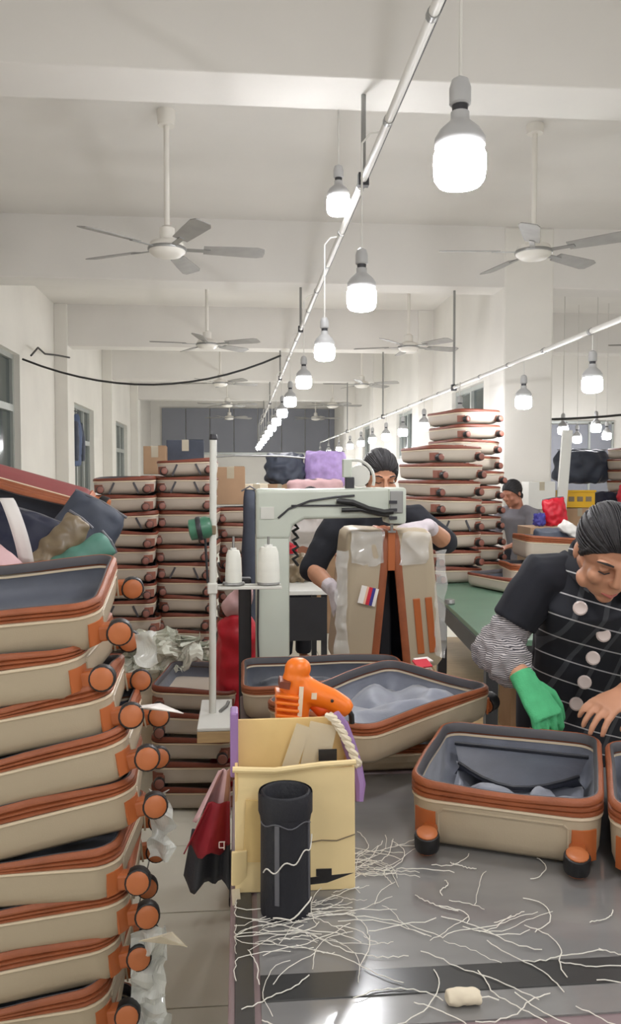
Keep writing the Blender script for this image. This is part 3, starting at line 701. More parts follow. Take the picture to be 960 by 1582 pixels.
MB().box((.475, -.01, 1.485), (.07, .15, .14), bevel=.012).build('head', 'machine_paint', t, True, 30)
MB().box((.47, -.088, 1.50), (.05, .008, .085), bevel=.003).build('face_plate', 'grey_metal', t)
mb = MB()
for zz in (1.44, 1.47, 1.50): mb.box((.455, -.096, zz), (.03, .012, .012))
mb.build('tension_block', 'dark_metal', t)
MB().tube([(.465, -.02, 1.42), (.465, -.02, 1.385)], .006, 8).build('needle_bar', 'grey_metal', t)
MB().box((.465, -.02, 1.383), (.03, .02, .008)).build('presser_foot', 'grey_metal', t)
MB().tube([(.02, -.079, 1.44), (.06, -.082, 1.475), (.14, -.084, 1.505), (.24, -.084, 1.52), (.31, -.084, 1.525)], .004, 6).build('thread_guide_wire', 'dark_metal', t)
MB().tube([(.07, -.08, 1.487), (.35, -.082, 1.487)], .0035, 6).build('guide_rod', 'dark_metal', t)
MB().tube([(.24, -.095, 1.505), (.30, -.1, 1.50), (.36, -.1, 1.475), (.42, -.098, 1.462), (.455, -.096, 1.465)], .011, 8).build('black_hose', 'black_cable', t, True)
MB().tube([(.26, -.09, 1.47), (.33, -.098, 1.472), (.4, -.096, 1.455), (.44, -.094, 1.45)], .008, 8).build('black_hose', 'black_cable', t, True)
MB().box((.295, -.05, 1.57), (.034, .03, .05), bevel=.004).build('winder_bracket', 'dark_metal', t)
MB().box((.285, -.05, 1.628), (.034, .04, .07), bevel=.004).build('winder_box', 'machine_paint', t)
MB().tube([(.30, -.05, 1.66)] + [(.315 + .075 * math.sin(a), -.05, 1.585 + .075 * math.cos(a)) for a in [R(10 + 14 * i) for i in range(8)]], .006, 8).build('belt_guard', 'white_metal', t, True)
MB().lathe([(.012, -.014), (.04, -.014), (.042, -.008), (.042, .008), (.04, .014), (.012, .014)], 20, c=(.335, -.03, 1.60), M=Matrix.Rotation(R(90), 3, 'X')).build('hand_wheel', 'white_metal', t, True)
MB().tube([(.09 + .012 * math.sin(i * 2.1), -.01 + .01 * math.cos(i * 2.1), 1.41 - .012 * i) for i in range(14)], .006, 6).build('coiled_cable', 'black_cable', t)
MB().box((-.02, -.077, 1.46), (.05, .006, .045)).build('badge_plate', 'white_metal', t)
MB().tube([(-.055, -.075, 1.2), (-.058, -.08, 1.0), (-.05, -.08, .7)], .004, 6).build('cable', 'dark_metal', t)

# thread stand on its board
t = thing('thread_stand', 'white pole thread stand with shelf beside the sewing machine', 'stand', (-.075, 2.66, 0))
MB().box((-.005, -.03, TZ + .02), (.105, .32, .012), bevel=.003).build('white_board', 'white_top', t); MB().box((-.005, -.035, TZ - .004), (.105, .31, .035), bevel=.002).build('wood_edge', 'plywood', t)
MB().box((.05, .0, TZ - .03), (.16, .05, .02)).build('bracket', 'table_leg', t); MB().box((.05, -.1, TZ - .03), (.16, .03, .02)).build('bracket', 'table_leg', t)
MB().tube([(-.015, -.03, TZ + .026), (-.012, -.03, 1.25), (-.008, -.03, 1.72)], .0115, 10).build('pole', 'white_metal', t, True)
MB().lathe([(.013, 0), (.014, .004), (.012, .018)], 10, c=(-.008, -.03, 1.715)).build('pole_cap', 'dark_metal', t)
MB().box((.095, -.03, 1.235), (.235, .014, .01), bevel=.002).build('shelf_bar', 'white_metal', t); MB().box((.095, .03, 1.235), (.235, .014, .01), bevel=.002).build('shelf_bar', 'white_metal', t)
for x in (.055, .17):
    MB().lathe([(.036, 1.241), (.038, 1.245), (.036, 1.25)], 18, c=(x, 0, 0)).build('cone_plate', 'grey_metal', t)
    MB().tube([(x, 0, 1.25), (x, 0, 1.40)], .004, 6).build('spindle', 'grey_metal', t)
MB().box((-.013, -.03, 1.235), (.032, .032, .035), bevel=.004).build('clamp', 'white_metal', t)
MB().tube([(-.03, .02, 1.245), (-.04, .02, 1.43)], .004, 6).build('wire', 'dark_metal', t)
MB().tube([(.01, -.03, TZ + .03), (.03, .03, TZ + .03), (.035, .06, TZ + .035)], .006, 8).build('thread_hook', 'grey_metal', t)
MB().tube([(-.01, -.03, 1.66), (.06, -.03, 1.665), (.22, .06, 1.665), (.3, .12, 1.66)], .003, 6).build('top_wire', 'grey_metal', t)
for x, r, h, l in ((.055, .027, .105, 'narrow white thread cone beside the stand pole'), (.17, .037, .115, 'wide white thread cone in front of the machine column')):
    c = thing('thread_cone', l, 'thread', (-.075 + x, 2.66, 1.2505), group='thread cones on the stand')
    MB().lathe([(.006, .001), (r, .0), (r * 1.02, .01), (r * .97, h * .5), (r * .88, h * .85), (r * .7, h), (.006, h)], 20).build('thread_body', 'cone_thread', c, True, 50)
    MB().lathe([(.005, h), (r * .4, h), (r * .36, h + .008), (.005, h + .008)], 14).build('cone_core', 'white_top', c, True)
t = thing('clip_motor', 'small green motor clamped to the thread stand pole', 'motor', (-.125, 2.63, 1.43))
MB().lathe([(.02, -.038), (.034, -.034), (.036, .02), (.03, .034), (.012, .038)], 20, M=Matrix.Rotation(R(80), 3, 'Y')).build('motor_body', 'green_motor', t, True, 50)
MB().lathe([(.037, -.012), (.039, -.008), (.039, .0), (.037, .004)], 20, M=Matrix.Rotation(R(80), 3, 'Y')).build('motor_band', 'dark_metal', t, True)
MB().box((.035, 0, -.005), (.03, .03, .03), bevel=.004).build('clamp', 'khaki', t)

# ------------------------------------------------------------------ suitcase under the needle: two halves hung like a tent
t = thing('hinged_suitcase', 'cream suitcase held upright, its halves opening below an orange strip', 'suitcase', (.59, 3.28, .82))
def half(side):
    h = MB(); W, L, H = .34, .56, .138; r = .06
    rs = [[Vector((x, y, z)) for x, y in dense(rr(W + 2 * o_, L + 2 * o_, r + o_, 5), 4)] for o_, z in ((-.05, 0), (-.022, .004), (-.006, .02), (0, .05), (.003, H), (-.003, H), (-.006, .05), (-.03, .02))]
    h.rings(rs)
    g = MB(); g.rings([[Vector((x, y, z)) for x, y in dense(rr(W + 2 * o_, L + 2 * o_, r + o_, 5), 4)] for o_, z in ((.004, H), (.008, H + .006), (.008, H + .024), (.003, H + .03), (-.006, H + .03), (-.006, H))], False, False, True)
    l = MB(); l.rings([[Vector((x, y, z)) for x, y in dense(rr(W + 2 * o_, L + 2 * o_, r + o_, 5), 4)] for o_, z in ((-.007, H + .02), (-.009, .06), (-.035, .026))], False, True)
    ribs = MB()
    for k in range(2): ribs.box((-W / 2 - .003, -.10, .045 + .048 * k), (.008, .22, .028), bevel=.003)
    # local: W -> depth, L -> vertical, opening +z -> towards the other half
    Rm = Matrix(((0, 0, 1), (1, 0, 0), (0, 1, 0)))           # x->y, y->z, z->x
    S = Matrix.Diagonal((side, 1, 1))
    T = Matrix.Translation((-side * .012, 0, .28)) if False else None
    for m in (h, g, l, ribs):
        for i, p in enumerate(m.v):
            q = Rm @ Vector(p); q = Vector((q.x - H - .03, q.y, q.z - .28))
            q = Matrix.Rotation(R(5.5), 3, 'Y') @ q          # swing outwards at the bottom
            q = Vector((q.x * (-side) if side < 0 else -q.x, q.y, q.z))
            q = Vector((side * abs(q.x) if False else (q.x if side > 0 else q.x), q.y, q.z + .56))
            m.v[i] = tuple(q)
    if side < 0:
        for m in (h, g, l, ribs): m.v = [(-abs(p[0]) if False else p[0], p[1], p[2]) for p in m.v]
    return h, g, l, ribs
for side in (-1, 1):
    h, g, l, ribs = half(1)
    if side < 0:
        for m in (h, g, l, ribs): m.v = [(-p[0], p[1], p[2]) for p in m.v]
    h.build('shell', 'cream', t, True, 60); g.build('gusset', 'leather', t, True, 50); l.build('lining', 'navy', t, True, 60)
    if side > 0: ribs.build('handle_rail', 'orange_plastic', t)
    else:
        for k, (nm, wd) in enumerate((('label_white', .022), ('label_peach', .008), ('label_red', .014), ('label_blue', .012), ('label_white', .012))):
            x = -.115 + [0, .015, .026, .039, .051][k]
            MB().box((x, -.18 - .004, .315 - (x + .1) * .25), (wd, .002, .07), rot=(0, R(14), 0)).build('printed_label', nm, t)
MB().box((0, -.177, .49), (.028, .006, .16), bevel=.002).build('hinge_strip', 'orange_plastic', t)
# clear film crumpled over the top
for (x, z, w_, h_) in ((-.095, .50, .13, .13), (.09, .50, .11, .12), (-.195, .28, .05, .42), (.195, .28, .04, .42)):
    f_ = crumple('clear_film', None, None, 'film', (x, -.185, z), w_, h_, .022, .045); f_.parent = t
# stand so that the held suitcase has a support arm of the machine under it
t = thing('machine_post_arm', 'sewing machine lower arm rising inside the held suitcase', 'sewing machine', (.60, 3.32, 0))
MB().box((0, .0, .665), (.05, .08, 1.33), bevel=.008).build('post', 'dark_metal', t); MB().box((0, 0, .02), (.3, .35, .04), bevel=.008).build('base_plate', 'dark_metal', t)
MB().box((0, -.0, 1.345), (.07, .1, .03), bevel=.006).build('needle_plate', 'grey_metal', t)

# ------------------------------------------------------------------ people
def head_parts(mb, C, M):
    def P(x, y, z): return C + M @ Vector((x, y, z))
    mb.ball(P(0, .012, .03), (.073, .092, .085), 20, M); mb.ball(P(0, -.024, -.042), (.058, .066, .074), 18, M)
    mb.ball(P(0, -.062, -.094), (.024, .022, .018), 12, M)
    mb.tube([P(0, -.083, .03), P(0, -.096, .004), P(0, -.107, -.02), P(0, -.098, -.028)], [.007, .009, .0125, .009], 10)
    for s in (1, -1):
        mb.ball(P(s * .008, -.097, -.024), (.009, .009, .007), 8, M)
        mb.tube([P(s * .010, -.084, .026), P(s * .03, -.083, .031), P(s * .052, -.068, .026)], [.007, .009, .006], 8)
        mb.ball(P(s * .036, -.060, -.028), (.025, .024, .024), 12, M)
        mb.ball(P(s * .031, -.074, .008), (.0145, .012, .009), 10, M)
        mb.ball(P(s * .076, .012, -.008), (.007, .017, .03), 10, M); mb.ball(P(s * .05, -.02, -.075), (.018, .03, .022), 10, M)
    mb.tube([P(-.021, -.080, -.062), P(0, -.091, -.059), P(.021, -.080, -.062)], [.004, .008, .004], 8)
    mb.tube([P(-.019, -.079, -.070), P(0, -.089, -.071), P(.019, -.079, -.070)], [.004, .008, .004], 8)
def face_details(C, M, t):
    def P(x, y, z): return C + M @ Vector((x, y, z))
    for s in (1, -1):
        MB().tube([P(s * .016, -.0905, .030), P(s * .033, -.0895, .036), P(s * .053, -.0735, .030)], [.0022, .0032, .0015], 6).build('eyebrow', 'hair', t, True)
        MB().tube([P(s * .018, -.0845, .004), P(s * .031, -.0875, .0015), P(s * .045, -.080, .004)], .0018, 6).build('eyelashes', 'hair', t, True)
    MB().tube([P(-.019, -.0835, -.0655), P(0, -.0975, -.065), P(.019, -.0835, -.0655)], [.003, .0055, .003], 8).build('lips', 'lips', t, True)
def hair_cap(C, M, t, bun=True, front=.045, low=-.06):
    bm = bmesh.new(); mb = MB(); mb.ball((0, .016, .033), (.078, .097, .090), 32)
    me = bpy.data.meshes.new('tmp'); me.from_pydata(mb.v, [], mb.f); bm.from_mesh(me); bpy.data.meshes.remove(me)
    # hairline: slanted plane from the forehead to the nape
    n = Vector((0, -.72, -.69)).normalized()
    bmesh.ops.bisect_plane(bm, geom=bm.verts[:] + bm.edges[:] + bm.faces[:], plane_co=Vector((0, -.072, front + .012)), plane_no=n, clear_outer=True)
    bmesh.ops.holes_fill(bm, edges=bm.edges[:])
    bm.verts.index_update(); out = MB()
    out.add([v.co.copy() for v in bm.verts], [[v.index for v in f.verts] for f in bm.faces]); bm.free()
    if bun: out.ball((0, .118, .02), (.035, .03, .035), 12)
    out.ball((0, .07, -.045), (.055, .035, .045), 14)
    for s in (1, -1): out.tube([(s * .064, -.04, .04), (s * .069, -.012, .005), (s * .066, .03, -.02)], [.008, .009, .012], 8)
    out.v = [tuple(C + M @ Vector(p)) for p in out.v]
    out.blob('hair', 'hair', t, .0045, 5, .002, .008)
    st = MB(); rn = random.Random(9)
    rad = Vector((.079, .098, .091)); cen = Vector((0, .016, .033)); n = Vector((0, -.72, -.69)).normalized(); pc = Vector((0, -.072, front + .012))
    # points of the hairline on the skull, each combed back to the crown's rear
    tail = Vector((0, .95, -.05)).normalized()
    for k in range(150):
        a = rn.uniform(-1.35, 1.35); lo, hi = -1.2, 1.4
        d0 = None
        for q in range(40):
            el = lo + (hi - lo) * q / 39
            d = Vector((math.sin(a) * math.cos(el), -math.cos(a) * math.cos(el), math.sin(el)))
            p = cen + Vector((d.x * rad.x, d.y * rad.y, d.z * rad.z))
            if (p - pc).dot(n) < 0: d0 = d; break
        if d0 is None: continue
        pts = []; jr = rn.uniform(.995, 1.02); om = d0.angle(tail)
        for q in range(11):
            u = q / 10; d = (d0 * math.sin((1 - u) * om) + tail * math.sin(u * om)) / math.sin(om); d.normalize()
            pts.append(C + M @ (cen + Vector((d.x * rad.x, d.y * rad.y, d.z * rad.z)) * jr))
        st.tube(pts, [.0008] + [.0022] * 9 + [.001], 5)
    o = st.build('hair_strands', 'hair', t, True, 80); o['kind'] = 'stuff'
    return o
def hand_parts(mb, wrist, fwd, normal, thumb_side, curl=.5, size=1.0, spread=.12):
    """palm at the wrist going along fwd; fingers bend towards -normal; thumb on the thumb_side"""
    f = Vector(fwd).normalized(); n = Vector(normal); n = (n - f * n.dot(f)).normalized(); s = f.cross(n); s = s if s.dot(Vector(thumb_side)) > 0 else -s
    W = Vector(wrist); k = size
    mb.tube([W - f * .02 * k, W + f * .015 * k, W + f * .05 * k, W + f * .088 * k], [(.021 * k, .028 * k), (.019 * k, .033 * k), (.016 * k, .042 * k), (.013 * k, .041 * k)], 14, ref=n)
    for i, (off, L) in enumerate(((.033, .068), (.011, .076), (-.011, .071), (-.032, .056))):
        b = W + f * (.084 - .004 * abs(i - 1)) * k + s * off * k
        d = (f + s * spread * (1.5 - i) * .6).normalized(); pts = [b - d * .02 * k, b]; p = b; ang = 0
        for q, fr in enumerate((.45, .32, .23)):
            ang += curl * (.7, .9, .7)[q]; dd = (d * math.cos(ang) - n * math.sin(ang)); p = p + dd * L * fr * k; pts.append(p.copy())
        mb.tube(pts, [.0095 * k, .0098 * k, .009 * k, .0082 * k, .0068 * k], 10); mb.ball(pts[-1], .0068 * k, 8)
    b = W + f * .022 * k + s * .026 * k
    d1 = (f * .55 + s * .8 - n * .2).normalized(); d2 = (f * .85 + s * .35 - n * .4).normalized(); d3 = (f * .9 + s * .05 - n * .45).normalized()
    p1 = b + d1 * .035 * k; p2 = p1 + d2 * .03 * k; p3 = p2 + d3 * .024 * k
    mb.tube([b - d1 * .01, b, p1, p2, p3], [.012 * k, .014 * k, .0115 * k, .0105 * k, .008 * k], 10); mb.ball(p3, .008 * k, 8)
def V(*a): return Vector(a)

# -- right foreground worker (coordinates relative to feet)
base = V(1.06, 2.44, 0)
t = thing('person', 'worker in black checked vest with green glove bending over the open suitcase', 'person', base)
hc = V(.938, 1.985, 1.405) - base; HM = Matrix.Rotation(R(-8), 3, 'Z') @ Matrix.Rotation(R(36), 3, 'X') @ Matrix.Rotation(R(4), 3, 'Y')
pel = V(1.07, 2.45, .9) - base; ch = V(1.04, 2.34, 1.15) - base; nb_ = V(1.0, 2.20, 1.365) - base
shR = V(.855, 2.22, 1.315) - base; shL = V(1.19, 2.26, 1.315) - base
elR = V(.735, 2.24, 1.10) - base; wrR = V(.762, 2.09, 1.05) - base
elL = V(1.20, 2.12, 1.10) - base; wrL = V(.985, 1.985, 1.035) - base
body = MB()
head_parts(body, hc, HM)
body.tube([nb_ - V(0, -.02, .06), nb_, hc + HM @ V(0, .03, -.05)], [.06, .056, .052], 14)
body.tube([pel, ch, nb_ - V(0, 0, .05), nb_], [(.1, .15), (.1, .15), (.085, .15), (.05, .08)], 16, ref=(0, -1, .3))
for s_, e_, w_ in ((shR, elR, wrR), (shL, elL, wrL)):
    body.tube([nb_ + (s_ - nb_) * .4 - V(0, 0, .04), s_, s_.lerp(e_, .5), e_, e_.lerp(w_, .35), w_], [.06, .056, .048, .04, .04, .027], 12); body.ball(e_, .04)
for s in (-1, 1): body.tube([pel + V(s * .085, 0, .02), V(s * .09, -.03, .48), V(s * .09, .03, .1), V(s * .09, 0, .05)], [.09, .06, .042, .04], 12); body.tube([V(s * .09, .04, .03), V(s * .095, -.1, .03), V(s * .1, -.16, .025)], [.038, .036, .024], 10)
hand_parts(body, wrL, V(-.75, -.35, -.22), V(-.1, -.3, 1), V(-.2, -1, 0), curl=.45, spread=.2)
body.blob('body', 'skin', t, .0045, 4)
face_details(hc, HM, t)
hair_cap(hc, HM, t)
sh = MB()   # black t-shirt
sh.tube([pel, ch, nb_ - V(0, .0, .06), nb_ + V(0, -.006, -.005)], [(.112, .165), (.112, .162), (.10, .165), (.064, .09)], 18, ref=(0, -1, .3))
for s_, e_ in ((shR, elR), (shL, elL)): sh.tube([nb_ + (s_ - nb_) * .4 - V(0, 0, .04), s_, s_.lerp(e_, .35), s_.lerp(e_, .62)], [.075, .074, .07, .066], 14)
sh.blob('t_shirt', 'black_cotton', t, .007, 4, .005, .06)
ve = MB()   # checked vest, hanging forward
ve.tube([pel - V(0, .03, .15), pel - V(0, .06, 0), ch - V(0, .035, 0), nb_ - V(0, .025, .09), nb_ + V(0, -.015, -.02)], [(.13, .19), (.13, .178), (.128, .168), (.112, .152), (.075, .105)], 22, ref=(0, -1, .3))
ve.blob('vest', 'check_cloth', t, .007, 5, .006, .08)
for s in (-1, 1):
    MB().tube([nb_ + V(s * .085, .03, .012), nb_ + V(s * .09, -.045, -.005), nb_ + V(s * .062, -.108, -.05), nb_ + V(s * .02, -.135, -.10)], [(.006, .016), (.007, .024), (.007, .028), (.006, .012)], 10, ref=(s * .6, -.6, .5)).build('collar', 'check_cloth', t, True, 60)
MB().lathe([(.062, -.012), (.074, -.014), (.077, .012), (.071, .030), (.066, .028)], 24, c=nb_ + V(-.004, -.02, .008), M=V(-.12, -.45, 1).to_track_quat('Z', 'Y').to_matrix(), cap0=False, cap1=False).build('collar', 'check_cloth', t, True, 60)
for k in range(5):
    f_ = k / 4.0; 
    p = V(.945 + (-.035, .045, .03, .02, .01)[k], 2.085 + .03 * k, (1.245, 1.165, 1.095, 1.02, .95)[k]) - base
    MB().lathe([(.017, -.012), (.0195, -.001), (.0195, .003), (.0155, .006), (.008, .005)], 16, c=p, M=V(-.25, -1, .12).to_track_quat('Z', 'Y').to_matrix()).build('button', 'button', t, True, 40)
tr = MB()
for s in (-1, 1): tr.tube([pel + V(s * .075, 0, .06), pel + V(s * .085, 0, -.1), V(s * .09, -.03, .48), V(s * .09, .02, .07)], [.125, .115, .08, .065], 14)
tr.blob('trousers', 'trouser', t, .011, 4)
for s in (-1, 1): MB().tube([V(s * .09, .05, .035), V(s * .092, -.02, .045), V(s * .097, -.12, .04), V(s * .1, -.18, .03)], [(.034, .036), (.044, .042), (.036, .044), (.02, .03)], 12, ref=(0, 0, 1)).build('shoe', 'rubber', t, True, 60)
for s_, e_, w_, nm in ((shR, elR, wrR, 'r'), (shL, elL, wrL, 'l')):
    a = s_.lerp(e_, .56); pts = [a, s_.lerp(e_, .8), e_ + (e_ - (s_ + w_) / 2).normalized() * .008, e_.lerp(w_, .3), e_.lerp(w_, .62), e_.lerp(w_, .8)]
    m = MB(); m.tube(pts, [.05, .062, .066, .066, .058, .036], 16); m.ball(pts[2], .066, 14)
    m.blob('sleeve_cover', 'stripe_cloth', t, .006, 2, .012, .022)
gl = MB(); gl.tube([wrR.lerp(elR, .05), wrR], [.036, .036], 14); hand_parts(gl, wrR, V(.30, -.45, -.6), V(.1, -.35, 1), V(.9, .1, 0), curl=.8, size=1.3, spread=.04)
gl.blob('glove', 'green_glove', t, .0038, 3)

# -- worker behind the sewing machine
base = V(.63, 3.72, 0)
t = thing('person', 'worker in black top with white gloves behind the sewing machine', 'person', base)
hc = V(.628, 3.58, 1.595) - base; HM = Matrix.Rotation(R(6), 3, 'Z') @ Matrix.Rotation(R(20), 3, 'X')
pel = V(.63, 3.74, .92) - base; ch = V(.625, 3.7, 1.2) - base; nb_ = V(.625, 3.66, 1.455) - base
shR = V(.445, 3.64, 1.395) - base; shL = V(.805, 3.64, 1.395) - base
elR = V(.315, 3.52, 1.19) - base; wrR = V(.385, 3.31, 1.13) - base
elL = V(.90, 3.48, 1.31) - base; wrL = V(.77, 3.27, 1.395) - base
body = MB(); head_parts(body, hc, HM)
body.tube([nb_ - V(0, 0, .06), nb_, hc + HM @ V(0, .03, -.05)], [.06, .055, .052], 14)
body.tube([pel, ch, nb_ - V(0, 0, .06), nb_], [(.1, .15), (.1, .14), (.085, .16), (.05, .08)], 16, ref=(0, -1, 0))
for s_, e_, w_ in ((shR, elR, wrR), (shL, elL, wrL)):
    body.tube([nb_ + (s_ - nb_) * .4 - V(0, 0, .04), s_, s_.lerp(e_, .5), e_, e_.lerp(w_, .35), w_], [.06, .056, .048, .041, .04, .027], 12); body.ball(e_, .041)
for s in (-1, 1): body.tube([pel + V(s * .085, 0, .02), V(s * .09, -.03, .48), V(s * .09, .03, .1), V(s * .09, 0, .05)], [.09, .06, .042, .04], 12); body.tube([V(s * .09, .04, .03), V(s * .095, -.1, .03), V(s * .1, -.16, .025)], [.038, .036, .024], 10)
hand_parts(body, wrR, V(.1, -.45, -.8), V(-1, -.2, 0), V(0, -1, .2), curl=.3); hand_parts(body, wrL, V(-.9, -.25, -.12), V(0, -.3, 1), V(0, -1, 0), curl=.4)
body.blob('body', 'skin', t, .0055, 4)
face_details(hc, HM, t); hair_cap(hc, HM, t, front=.04)
sh = MB(); sh.tube([pel - V(0, 0, .06), pel + V(0, 0, .1), ch, nb_ - V(0, 0, .07), nb_ + V(0, 0, -.01)], [(.125, .17), (.12, .165), (.115, .158), (.1, .178), (.066, .095)], 18, ref=(0, -1, 0))
for s_, e_ in ((shR, elR), (shL, elL)):
    w_ = wrR if e_ is elR else wrL
    sh.tube([nb_ + (s_ - nb_) * .4 - V(0, 0, .04), s_, s_.lerp(e_, .5), e_, e_.lerp(w_, .12)], [.075, .075, .064, .056, .052], 14); sh.ball(e_, .056)
sh.blob('black_top', 'black_cotton', t, .008, 4, .006, .06)
tr = MB()
for s in (-1, 1): tr.tube([pel + V(s * .075, 0, .06), pel + V(s * .085, 0, -.1), V(s * .09, -.03, .48), V(s * .09, .02, .07)], [.125, .115, .085, .07], 14)
tr.blob('trousers', 'trouser', t, .012, 4)
for s in (-1, 1): MB().tube([V(s * .09, .05, .035), V(s * .092, -.02, .045), V(s * .097, -.12, .04), V(s * .1, -.18, .03)], [(.034, .036), (.044, .042), (.036, .044), (.02, .03)], 12, ref=(0, 0, 1)).build('shoe', 'rubber', t, True, 60)
for w_, e_, f_, n_, th in ((wrR, elR, V(.1, -.45, -.8), V(-1, -.2, 0), V(0, -1, .2)), (wrL, elL, V(-.9, -.25, -.12), V(0, -.3, 1), V(0, -1, 0))):
    gl = MB(); gl.tube([w_.lerp(e_, .22), w_], [.035, .032], 12); hand_parts(gl, w_, f_, n_, th, curl=.3 if w_ is wrR else .4, size=1.12); gl.blob('glove', 'white_glove', t, .0045, 3)

def simple_person(base, label, shirt, facing, lean, height=1.6, arms=True):
    t = thing('person', label, 'person', base, (0, 0, facing)); k = height / 1.65
    pel = V(0, 0, .9 * k); ch = V(0, -.35 * lean, 1.15 * k); nb_ = V(0, -.75 * lean, (1.38 - .25 * lean) * k); hc = nb_ + V(0, -.05 - .25 * lean, .145 - .12 * lean)
    HM = Matrix.Rotation(R(15 + 50 * lean), 3, 'X'); body = MB(); head_parts(body, hc, HM)
    body.tube([nb_ - V(0, 0, .05), nb_, hc + HM @ V(0, .03, -.05)], [.06, .055, .052], 12)
    body.tube([pel, ch, nb_ - V(0, 0, .06), nb_], [(.1, .15), (.1, .14), (.085, .16), (.05, .08)], 14, ref=(0, -1, 0))
    sh = MB(); sh.tube([pel - V(0, 0, .05), pel + V(0, 0, .1), ch, nb_ - V(0, 0, .07), nb_ + V(0, 0, -.01)], [(.125, .18), (.12, .175), (.115, .17), (.105, .185), (.066, .09)], 16, ref=(0, -1, 0))
    for s in (-1, 1):
        s_ = nb_ + V(s * .18, 0, -.06); e_ = s_ + V(s * .07, -.08, -.24); w_ = e_ + V(-s * .06, -.22, -.02)
        body.tube([nb_ + V(s * .07, 0, -.04), s_, e_, e_.lerp(w_, .35), w_], [.06, .055, .04, .04, .027], 10); hand_parts(body, w_, V(-s * .2, -1, -.2), V(0, 0, 1), V(-s, 0, 0), curl=.3)
        sh.tube([nb_ + V(s * .07, 0, -.04), s_, s_.lerp(e_, .5), e_], [.075, .075, .066, .058], 12)
        body.tube([pel + V(s * .085, 0, 0), V(s * .09, -.03, .47 * k), V(s * .09, .03, .06)], [.09, .06, .042], 10); body.tube([V(s * .09, .04, .03), V(s * .1, -.16, .027)], [.037, .026], 10)
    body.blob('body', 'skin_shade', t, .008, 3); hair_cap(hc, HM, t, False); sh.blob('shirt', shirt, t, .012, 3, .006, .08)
    tr = MB()
    for s in (-1, 1): tr.tube([pel + V(s * .075, 0, .06), V(s * .09, -.03, .47 * k), V(s * .09, .02, .07)], [.125, .085, .07], 12)
    tr.blob('trousers', 'trouser', t, .014, 3)
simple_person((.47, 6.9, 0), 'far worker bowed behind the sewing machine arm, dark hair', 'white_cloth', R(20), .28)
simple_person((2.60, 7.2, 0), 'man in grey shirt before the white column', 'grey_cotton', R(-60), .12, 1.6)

# ------------------------------------------------------------------ far suitcase stacks
farA = make_case(.36, .5, .078, .028, (.2, -1, .1), cream='cream_far', detail=False, seed=31, wob=.005, lining='lining_dark')
farS = make_case(.36, .5, .078, .028, (.2, -1, .1), cream='cream_far', detail=False, seed=33, wob=.005, straps=True, lining='lining_dark')
used = {id(farA): False, id(farS): False}
def far_case(kind):
    p = farA if kind == 'a' else farS
    if not used[id(p)]: used[id(p)] = True; return p
    return copy_tree(p)
def stack(x, y, z0, n, pitch, yaw, where, group, sc=1.0, strap=(), lean=(0, 0), jit=.012, seed=0):
    rnd = random.Random(seed)
    for k in range(n):
        o = far_case('s' if k in strap else 'a'); i = n - 1 - k
        place(o, (x + rnd.uniform(-jit, jit) + lean[0] * i, y + rnd.uniform(-jit, jit) + lean[1] * i, z0 + pitch * i), (R(rnd.uniform(-1, 1)), R(rnd.uniform(-2, 2)), R(yaw + rnd.uniform(-3, 3))), ('%s suitcase shell from top of %s' % (ORD[k], where))  .replace('topmost suitcase shell from top', 'topmost suitcase shell'), group)
        o.scale = (sc, sc, sc)
stack(-.69, 5.15, .005, 15, .106, 3, 'the left stack next to the maroon suitcase', 'suitcase stack beside the left wall', strap=(0, 2, 7), seed=1)
stack(-.335, 5.3, .005, 16, .106, -2, 'the stack just left of the thread stand pole', 'suitcase stack by the thread stand', strap=(0, 1, 6), seed=2)
stack(-.52, 6.05, .005, 15, .106, 0, 'the far left stack under the carton', 'suitcase stack under the carton', seed=3)
stack(.03, 5.8, .005, 13, .106, 2, 'the stack behind the thread cones', 'suitcase stack behind the thread cones', seed=4)
stack(-.20, 4.1, .005, 5, .118, -8, 'the low floor stack behind the thread stand', 'low floor stack', sc=1.12, seed=5)

def carton(label, c, s, m='carton', rz=0, cat='box'):
    t = thing('carton', label, cat, (c[0], c[1], c[2]), (0, 0, R(rz)))
    MB().box((0, 0, s[2] / 2), s, bevel=.004).build('box_body', m, t)
    MB().box((0, 0, s[2] + .0012), (.05, s[1], .002)).build('tape', 'clear_tape', t); MB().box((0, -s[1] / 2 - .001, s[2] - .04), (.05, .002, .08)).build('tape', 'clear_tape', t)
    MB().box((s[0] / 4 + .01, 0, s[2] + .003), (s[0] / 2 - .03, s[1] - .01, .004)).build('flap', m, t)
    return t
carton('brown carton on the far stack left of the blue box', (-.60, 5.95, 1.61), (.16, .2, .2))
carton('dark blue box on the far stack behind the thread stand', (-.40, 6.1, 1.61), (.27, .25, .25), 'slate', 4)
carton('brown carton on the stack behind the thread stand pole', (-.06, 5.75, 1.40), (.2, .28, .26))
carton('pale carton beside the brown one above the thread cones', (.12, 5.8, 1.40), (.16, .2, .14), 'foam')
